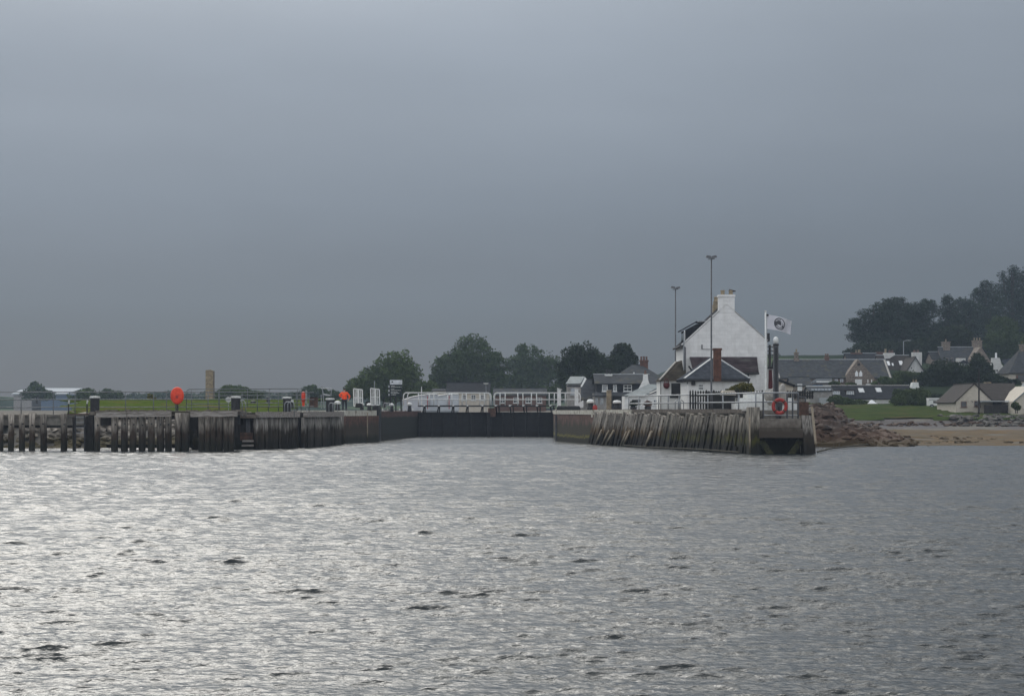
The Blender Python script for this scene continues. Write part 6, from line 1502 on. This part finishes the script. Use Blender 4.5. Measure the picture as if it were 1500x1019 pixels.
o = thing('veranda', 'flat roofed veranda with pale edge right of the cream bungalow', 'veranda', (X(1472, 266), 266, 2.4))
MB().box(X(1436, 266), X(1486, 266), 265.2, 268.2, Z(588.3, 266), Z(586.4, 266)).build('roof', 'lead', o)
MB().box(X(1470, 266), X(1483, 266), 265.1, 265.19, Z(589, 266), Z(586, 266)).build('white_fascia', 'white_paint', o)
for p in (1477,): MB().box(X(p, 266), X(p + 1, 266), 265.3, 265.4, 2, Z(588.4, 266)).build('post', 'white_paint', o)
MB().box(X(1440, 266), X(1484, 266), 265.4, 265.5, 2.2, Z(593, 266)).build('railing_boards', 'dark_wood', o)
t = thing('edge_bungalow', 'cream bungalow gable with a pale grey roof at the right picture edge', 'bungalow', (X(1500, 262), 266, 2))
Y = 262
MB().prism([(X(1486, Y), Y, 2), (X(1540, Y), Y, 2), (X(1540, Y), Y, Z(588, Y)), (X(1513, Y), Y, Z(565, Y)), (X(1486, Y), Y, Z(588, Y))], (0, 9, 0)).build('wall', 'wall_cream', t)
MB().slab([(X(1483, Y + 9), Y + 9, Z(588, Y)), (X(1484.5, Y), Y - .2, Z(589, Y)), (X(1513, Y), Y - .2, Z(564.4, Y)), (X(1500, Y + 9), Y + 9, Z(560, Y))], .14).build('roof', 'roof_pale', t)
window(t, X(1500, Y), X(1512, Y), Z(597, Y), Z(588, Y), Y, bars=1)
tag(MB().tube([(X(1434, 262), 262, 1.8), (X(1434, 262), 262, Z(540, 262))], [.14, .08], 8).build('pole', 'dark_wood'), 'thin dark pole standing before the cream bungalow', 'pole')
# camper van, gazebo
Y = 290
t = thing('camper_van', 'white camper van with raised roof parked at the marsh edge', 'van', (X(1372, Y), Y + 1, 3.1))
MB().prism([(X(1361.5, Y), Y, Z(594, Y)), (X(1384, Y), Y, Z(594, Y)), (X(1384, Y), Y, Z(590.5, Y)), (X(1380.5, Y), Y, Z(586, Y)), (X(1361.5, Y), Y, Z(586, Y))], (0, 2, 0)).build('body', 'white_paint', t)
MB().prism([(X(1361, Y), Y + .1, Z(585.9, Y)), (X(1381, Y), Y + .1, Z(585.9, Y)), (X(1379.5, Y), Y + .1, Z(582.6, Y)), (X(1361, Y), Y + .1, Z(582.6, Y))], (0, 1.8, 0)).build('raised_roof', 'tent', t)
MB().box(X(1361.2, Y), X(1381, Y), Y + .05, Y + .09, Z(585.5, Y), Z(584.6, Y)).build('dark_trim', 'dark_iron', t)
for a, b in ((1367, 1371.5), (1374.5, 1378)): MB().box(X(a, Y), X(b, Y), Y - .02, Y - .003, Z(590.2, Y), Z(587, Y)).build('window', 'glass_dark', t)
for a in (1365, 1379.5):
    w = MB().tube([(X(a, Y), Y - .03, 3.52), (X(a, Y), Y + .2, 3.52)], .33, 14).build('wheel', 'rubber', t)
    MB().tube([(X(a, Y), Y - .045, 3.52), (X(a, Y), Y - .03, 3.52)], .18, 12).build('rim', 'galv', w)
Y = 300
t = thing('gazebo', 'white peaked gazebo tent before the slate cottage', 'tent', (X(1277, Y), Y, 3.2))
r_ = 7 * Y / F; z0, z1 = Z(591, Y) - 3.2, Z(585, Y) - 3.2
MB().add([(-r_, -r_, z0), (r_, -r_, z0), (r_, r_, z0), (-r_, r_, z0), (0, 0, z1)], [(0, 1, 4), (1, 2, 4), (2, 3, 4), (3, 0, 4), (3, 2, 1, 0)]).build('canopy', 'tent', t, local=True)
for a in (-1, 1):
    for b in (-1, 1): MB().bar((a * r_ * .95, b * r_ * .95, -.2), (a * r_ * .95, b * r_ * .95, z0), .06).build('leg', 'galv', t, local=True)
t = thing('garden_wall', 'low whitewashed garden wall below the slate cottage', 'wall', (X(1290, 303), 303, 3))
MB().box(X(1284, 303), X(1303, 303), 303, 303.3, 3, Z(586, 303)).build('wall', 'wall_village', t)
MB().box(X(1283.5, 303), X(1303.5, 303), 302.94, 303.36, Z(586, 303), Z(585.3, 303)).build('coping', 'skew', t)

# far sheds at the left
Y = 620
t = thing('far_shed', 'far pale roofed blue shed seen through the left railing', 'shed', (X(95, Y), Y + 12, 2))
x0, x1 = X(60, Y), X(112, Y)
MB().box(x0, x1, Y, Y + 24, 2, Z(577.5, Y)).build('wall', 'door_blue', t)
MB().slab([(x0 - 1, Y - .6, Z(578, Y)), (x1 - 3, Y - .6, Z(578, Y)), (X(121, Y + 12), Y + 12, Z(570, Y + 12)), (X(64, Y + 12), Y + 12, Z(570, Y + 12))], .4).build('roof', 'far_roof', t)
t = thing('far_shed', 'far pale roofed shed left of the misty tree', 'shed', (X(30, Y), Y + 10, 2))
MB().box(X(20, Y), X(46, Y), Y, Y + 16, 2, Z(577.5, Y)).build('wall', 'wall_grey', t)
MB().slab([(X(17, Y), Y - .6, Z(578.3, Y)), (X(48, Y), Y - .6, Z(577.8, Y)), (X(50, Y + 8), Y + 8, Z(572, Y + 8)), (X(30, Y + 8), Y + 8, Z(572.5, Y + 8))], .4).build('roof', 'far_roof', t)

# ================================================================== TREES AND BUSHES
def crown_mesh(lobes, n, leaf, seed, gap=.42, flat=1.0, shell=.55, gs=.55):
    """leaf clumps spread through the volume of several lobes (cx, cy, cz, rx, ry, rz)"""
    g = np.random.default_rng(seed)
    vol = np.array([l[3] * l[4] * l[5] for l in lobes]) ** .72; cnt = (n * vol / vol.sum()).astype(int)
    out = []
    for l, c in zip(lobes, cnt):
        u = g.normal(0, 1, (c, 3)); u /= np.linalg.norm(u, axis=1)[:, None]
        rad = shell + (1 - shell) * g.random(c) ** .8; q_ = g.random(c) < .3; rad[q_] *= g.random(q_.sum())
        bump = 1 + .24 * (vnoise(u[:, 0] * 2.3 + seed, u[:, 1] * 2.3, u[:, 2] * 2.3 + l[0]) - .5) * 2 + .12 * (vnoise(u[:, 0] * 6 + seed, u[:, 1] * 6, u[:, 2] * 6) - .5) * 2
        out.append(np.array(l[:3]) + u * np.array(l[3:6]) * (rad * bump)[:, None])
    p = np.concatenate(out)
    k = fbm(p[:, 0] * gs + seed, p[:, 1] * gs, p[:, 2] * gs * 1.3, 3) > gap
    p = p[k]; m = len(p)
    s = leaf * g.uniform(.5, 1.25, m)[:, None]
    a = g.normal(0, 1, (m, 3)); a /= np.linalg.norm(a, axis=1)[:, None]
    b = np.cross(a, g.normal(0, 1, (m, 3))); b /= np.linalg.norm(b, axis=1)[:, None]
    a[:, 2] *= flat; b[:, 2] *= flat
    V = np.stack([p - a * s, p - b * s * .7, p + a * s, p + b * s * .7], 1).reshape(-1, 3)
    return V, np.arange(4 * m).reshape(-1, 4)
LEAF = .70
def tree(name, label, Y, base_py, lobes, n, leaf, mat, seed, cat='tree', gap=.33, flat=1.0, trunk=True, dy=1.0, group=None, bz=None):
    """lobes in picture units at distance Y: (px, py, rx, ry)"""
    g = random.Random(seed); k = Y / F
    cx = sum(l[0] * l[2] for l in lobes) / sum(l[2] for l in lobes)
    z0 = Z(base_py, Y) if bz is None else bz
    t = thing(name, label, cat, (X(cx, Y), Y, z0), group)
    L3 = []
    for (px, py, rx, ry) in lobes:
        r_ = (rx + ry) / 2 * k
        L3.append(((px - cx) * k, g.uniform(-.5, .5) * r_ * dy, Z(py, Y) - z0, rx * k, r_ * .9, ry * k))
    V, Fq = crown_mesh(L3, int(n * 1.9), leaf * LEAF, seed, gap, flat)
    np_obj('crown' if trunk else 'foliage', V, Fq, mat, t, local=True)
    top = max(l[2] for l in L3)
    if trunk:
        h = top; mb = MB(); r0 = .022 * h + .12
        mb.tube([(0, 0, -.6), (g.uniform(-.1, .1), 0, h * .3), (g.uniform(-.3, .3), 0, h * .65), (g.uniform(-.4, .4), 0, h)], [r0 * 1.3, r0, r0 * .6, r0 * .2], 8)
        for l in L3:
            s = Vector((0, 0, h * g.uniform(.25, .5))); e = Vector(l[:3])
            mb.tube([tuple(s), tuple(s.lerp(e, .5) + Vector((0, 0, -.3))), tuple(e)], [r0 * .5, r0 * .32, r0 * .1], 6)
        mb.build('trunk', 'bark', t, local=True)
    else:
        mb = MB()
        for l in L3[:4]: mb.tube([(l[0] * .6, 0, -.3), (l[0], l[1], l[2])], [.07, .02], 5)
        mb.build('stems', 'bark', t, local=True)
    return t
BT = 'broad trees behind the lock'
tree('broadleaf_tree', 'rounded broad tree behind the notice board, leftmost of the big trees', 350, 592, [(580, 545, 33, 30), (552, 556, 26, 22), (530, 566, 22, 16), (598, 556, 20, 24), (516, 572, 13, 12), (570, 572, 45, 18)], 12000, .34, 'leaf_lime', 41, group=BT)
tree('broadleaf_tree', 'largest domed tree rising behind the left gate handrail', 400, 592, [(692, 520, 34, 31), (668, 536, 28, 24), (722, 535, 22, 24), (648, 540, 18, 20), (640, 556, 14, 14), (700, 558, 42, 26), (664, 566, 32, 18), (735, 556, 12, 16)], 14000, .36, 'leaf_oak', 42, group=BT)
tree('broadleaf_tree', 'hazier uneven tree behind the middle of the lock gate', 450, 590, [(776, 530, 22, 26), (758, 538, 18, 22), (800, 540, 24, 22), (780, 556, 36, 24), (750, 556, 14, 20), (765, 512, 10, 10)], 11000, .38, 'leaf_oak', 43, group=BT, gap=.37)
tree('broadleaf_tree', 'dark dense tree behind the small white hut', 330, 592, [(848, 528, 27, 26), (870, 530, 18, 20), (835, 545, 22, 24), (868, 552, 30, 22), (886, 540, 14, 18), (852, 562, 36, 16)], 13000, .30, 'leaf_dark', 44, group=BT)
tree('broadleaf_tree', 'narrow upright dark tree left of the red brick chimney', 345, 590, [(912, 518, 15, 18), (902, 532, 14, 18), (922, 530, 12, 18), (910, 546, 20, 18)], 6000, .30, 'leaf_dark', 45, group=BT)
tree('bush', 'low pale green bush at the foot of the large domed tree', 330, 592, [(625, 572, 18, 16), (640, 580, 16, 12), (612, 580, 12, 12)], 3000, .30, 'leaf_lime', 46, cat='bush', trunk=False)
tree('bush', 'green hedge mass behind the right gate leaf', 360, 592, [(735, 578, 20, 12), (765, 580, 26, 12), (800, 578, 22, 14), (820, 574, 16, 16)], 5000, .32, 'leaf_oak', 47, cat='hedge', trunk=False)
# misty trees and bushes at far left
ML = 'misty trees beyond the left railing'
tree('small_tree', 'misty tree between the far pale roofs', 520, 588, [(53, 572, 14, 10), (50, 564, 7, 6), (42, 578, 12, 8), (66, 579, 14, 8)], 3000, .42, 'leaf_oak', 51, group=ML)
tree('bush', 'misty green bush left of the first capped post', 420, 590, [(118, 579, 15, 8), (130, 577, 12, 8), (106, 582, 10, 7)], 2600, .36, 'leaf_lime', 52, cat='bush', trunk=False, group=ML)
tree('bush', 'misty dark bush right of the first capped post', 480, 590, [(157, 578, 13, 8), (170, 580, 12, 7), (148, 581, 10, 6)], 2600, .36, 'leaf_oak', 53, cat='bush', trunk=False, group=ML)
tree('bush', 'green bushes behind the stone pylon', 380, 592, [(335, 573, 16, 9), (352, 574, 18, 8), (372, 579, 14, 7), (320, 580, 12, 8), (308, 584, 10, 6)], 4500, .34, 'leaf_lime', 54, cat='bush', trunk=False, group=ML)
tree('bush', 'misty bushes behind the edge on lifebuoy locker', 420, 592, [(455, 573, 14, 9), (470, 577, 12, 9), (440, 580, 12, 7), (488, 580, 12, 8)], 4000, .36, 'leaf_oak', 55, cat='bush', trunk=False, group=ML)
tree('bush', 'tiny yellowish bush on the grass bank', 215, 590, [(220, 581, 5, 4), (224, 584, 5, 3)], 420, .16, 'leaf_yellow', 56, cat='bush', trunk=False)
tree('tree_line', 'low misty tree line along the far left shore', 700, 590, [(200 + i * 26, 582 - (i * 7 % 5), 18, 6) for i in range(14)], 5200, .6, 'leaf_oak', 57, cat='trees', trunk=False)['kind'] = 'stuff'
# leafy shrub on the pier
tree('shrub', 'yellow green leafy shrub growing over the black picket fence', 148.4, 590, [(1088, 568, 12, 7), (1078, 571, 9, 6), (1098, 568, 9, 7), (1070, 573, 7, 4)], 1500, .13, 'leaf_yellow', 58, cat='shrub', trunk=False)
# wood on the right hill
WP = 'dark pines on the hill above the village'
def pine(label, Y, base, lobes, n, seed, leaf=.42, mat='leaf_pine', gap=.34): return tree('pine_tree', label, Y, base, lobes, n, leaf, mat, seed, gap=gap, flat=.55, group=WP)
pine('spreading dark pine at the left end of the hill wood', 455, 528, [(1288, 462, 34, 13), (1272, 478, 34, 11), (1262, 492, 24, 10), (1300, 478, 32, 16), (1282, 500, 34, 16), (1300, 448, 24, 8), (1252, 470, 10, 5), (1254, 482, 12, 5)], 11000, 61)
pine('broad dark pine, second from the left end of the hill wood', 465, 528, [(1318, 452, 26, 13), (1338, 455, 24, 13), (1325, 472, 36, 18), (1318, 494, 40, 20), (1310, 440, 18, 6), (1345, 476, 22, 16)], 11000, 62)
pine('dark pine with a gap of sky on its right side', 470, 526, [(1358, 446, 14, 9), (1352, 462, 20, 12), (1350, 484, 26, 18), (1354, 508, 30, 18), (1366, 452, 8, 6)], 7000, 63)
pine('pointed dark pine left of the tall hill trees', 480, 526, [(1387, 440, 9, 9), (1388, 456, 16, 12), (1396, 468, 20, 14), (1384, 484, 22, 18), (1392, 508, 28, 20)], 8000, 64)
pine('pine with a ragged top in the middle of the hill wood', 500, 524, [(1408, 446, 16, 10), (1422, 452, 18, 14), (1416, 476, 26, 20), (1414, 504, 30, 22)], 8000, 65)
pine('tall ragged pine near the right side of the hill wood', 510, 522, [(1443, 418, 10, 8), (1440, 432, 20, 12), (1452, 446, 24, 16), (1440, 468, 28, 20), (1444, 498, 32, 24)], 10000, 66)
pine('tallest dark pine at the right end of the hill wood', 520, 522, [(1484, 396, 9, 8), (1486, 408, 20, 12), (1478, 426, 30, 16), (1492, 446, 28, 20), (1476, 472, 32, 24), (1490, 500, 36, 26), (1468, 402, 8, 6)], 13000, 67)
pine('dark pine cut by the right picture edge', 515, 522, [(1512, 402, 20, 14), (1516, 428, 26, 22), (1514, 464, 30, 28), (1512, 500, 32, 26)], 8000, 68)
tree('broadleaf_tree', 'lighter green rounded tree in front of the hill pines at the right', 440, 545, [(1470, 480, 24, 18), (1460, 500, 22, 18), (1482, 504, 22, 20), (1474, 522, 30, 16)], 7000, .36, 'leaf_oak', 69)
tree('broadleaf_tree', 'dark dense tree behind the white gabled house roofs', 440, 545, [(1360, 515, 22, 18), (1376, 500, 18, 16), (1350, 528, 18, 16), (1396, 490, 22, 16), (1412, 500, 20, 16)], 9000, .36, 'leaf_dark', 70)
tree('hedge', 'dark clipped hedge block behind the stone hall roof', 445, 532, [(1252, 517, 15, 8), (1268, 512, 22, 10), (1290, 512, 24, 12), (1310, 512, 24, 12), (1335, 512, 24, 14), (1243, 519, 6, 9)], 9000, .34, 'leaf_dark', 71, cat='hedge', trunk=False)
# trees and bushes between the houses
GV = 'garden trees between the village houses'
tree('broadleaf_tree', 'large dark garden tree between the white gable and the stone villa', 345, 592, [(1376, 546, 24, 18), (1362, 560, 22, 20), (1390, 560, 26, 22), (1374, 578, 32, 16), (1400, 544, 18, 16), (1400, 576, 24, 14)], 12000, .30, 'leaf_dark', 72, group=GV)
tree('broadleaf_tree', 'dark garden tree in front of the stone villa gable', 350, 590, [(1432, 536, 14, 18), (1428, 552, 20, 18), (1444, 548, 16, 16), (1424, 570, 22, 14), (1448, 562, 16, 12)], 8000, .30, 'leaf_dark', 73, group=GV)
tree('bush', 'dark bushes below the white end gable', 345, 585, [(1456, 556, 14, 10), (1470, 560, 14, 8), (1484, 562, 12, 7)], 3400, .28, 'leaf_dark', 74, cat='bush', trunk=False, group=GV)
tree('bush', 'rounded green bush under the brown roofed house', 350, 575, [(1325, 552, 16, 10), (1338, 554, 14, 10), (1312, 556, 12, 8)], 3600, .26, 'leaf_bush', 75, cat='bush', trunk=False, group=GV)
tree('bush', 'large olive bush on the marsh edge in front of the slate cottage', 298, 597, [(1330, 580, 18, 12), (1346, 580, 18, 13), (1318, 586, 16, 9), (1335, 588, 26, 8), (1314, 576, 8, 7)], 6500, .24, 'leaf_bush', 76, cat='bush', trunk=False, group=GV)
tree('bush', 'bright green bushes left of the slate cottage dormers', 300, 597, [(1224, 586, 12, 7), (1236, 588, 14, 6), (1250, 590, 14, 6), (1262, 591, 12, 5)], 3600, .22, 'leaf_bush', 77, cat='bush', trunk=False, group=GV)
tree('bush', 'yellow green ivy bush on the stone hall corner', 328, 575, [(1296, 557, 10, 6), (1304, 560, 8, 6), (1284, 562, 8, 4)], 1900, .24, 'leaf_lime', 78, cat='bush', trunk=False, group=GV)
tree('bush', 'dark hedge behind the camper van', 305, 597, [(1372, 586, 18, 10), (1392, 588, 12, 9), (1398, 580, 10, 12)], 3400, .24, 'leaf_dark', 79, cat='hedge', trunk=False, group=GV)
tree('bush', 'low green shrub at the foot of the stone hall', 322, 585, [(1222, 562, 8, 4), (1246, 563, 8, 3)], 900, .22, 'leaf_bush', 80, cat='bush', trunk=False, group=GV)
tree('bush', 'small bush between veranda and edge bungalow', 260, 602, [(1487, 594, 6, 5), (1491, 597, 5, 4)], 700, .18, 'leaf_bush', 81, cat='bush', trunk=False, group=GV)
tree('tree', 'dark round tree far behind the telegraph pole', 520, 560, [(1137, 526, 8, 8), (1134, 534, 9, 9), (1143, 540, 12, 8)], 1800, .38, 'leaf_dark', 82)
tree('bush', 'far green hedge on the hill left of the stone hall', 560, 560, [(1150, 531, 14, 4), (1162, 533, 12, 4)], 1200, .4, 'leaf_oak', 83, cat='hedge', trunk=False)

# ================================================================== HAZE
hm = bpy.data.materials.new('haze'); hm.use_nodes = True
t_ = hm.node_tree; t_.nodes.clear()
ho = t_.nodes.new('ShaderNodeOutputMaterial'); hv = t_.nodes.new('ShaderNodeVolumePrincipled'); t_.links.new(hv.outputs[0], ho.inputs['Volume'])
hv.inputs['Color'].default_value = (.48, .60, .77, 1); hv.inputs['Density'].default_value = HAZE; hv.inputs['Anisotropy'].default_value = .35
MATS['haze'] = hm
b = MB().box(-600, 660, -80, 1040, -3.2, 62)
o = b.build('haze', 'haze'); tag(o, kind='stuff', label='thin grey rain haze over the canal', cat='haze')
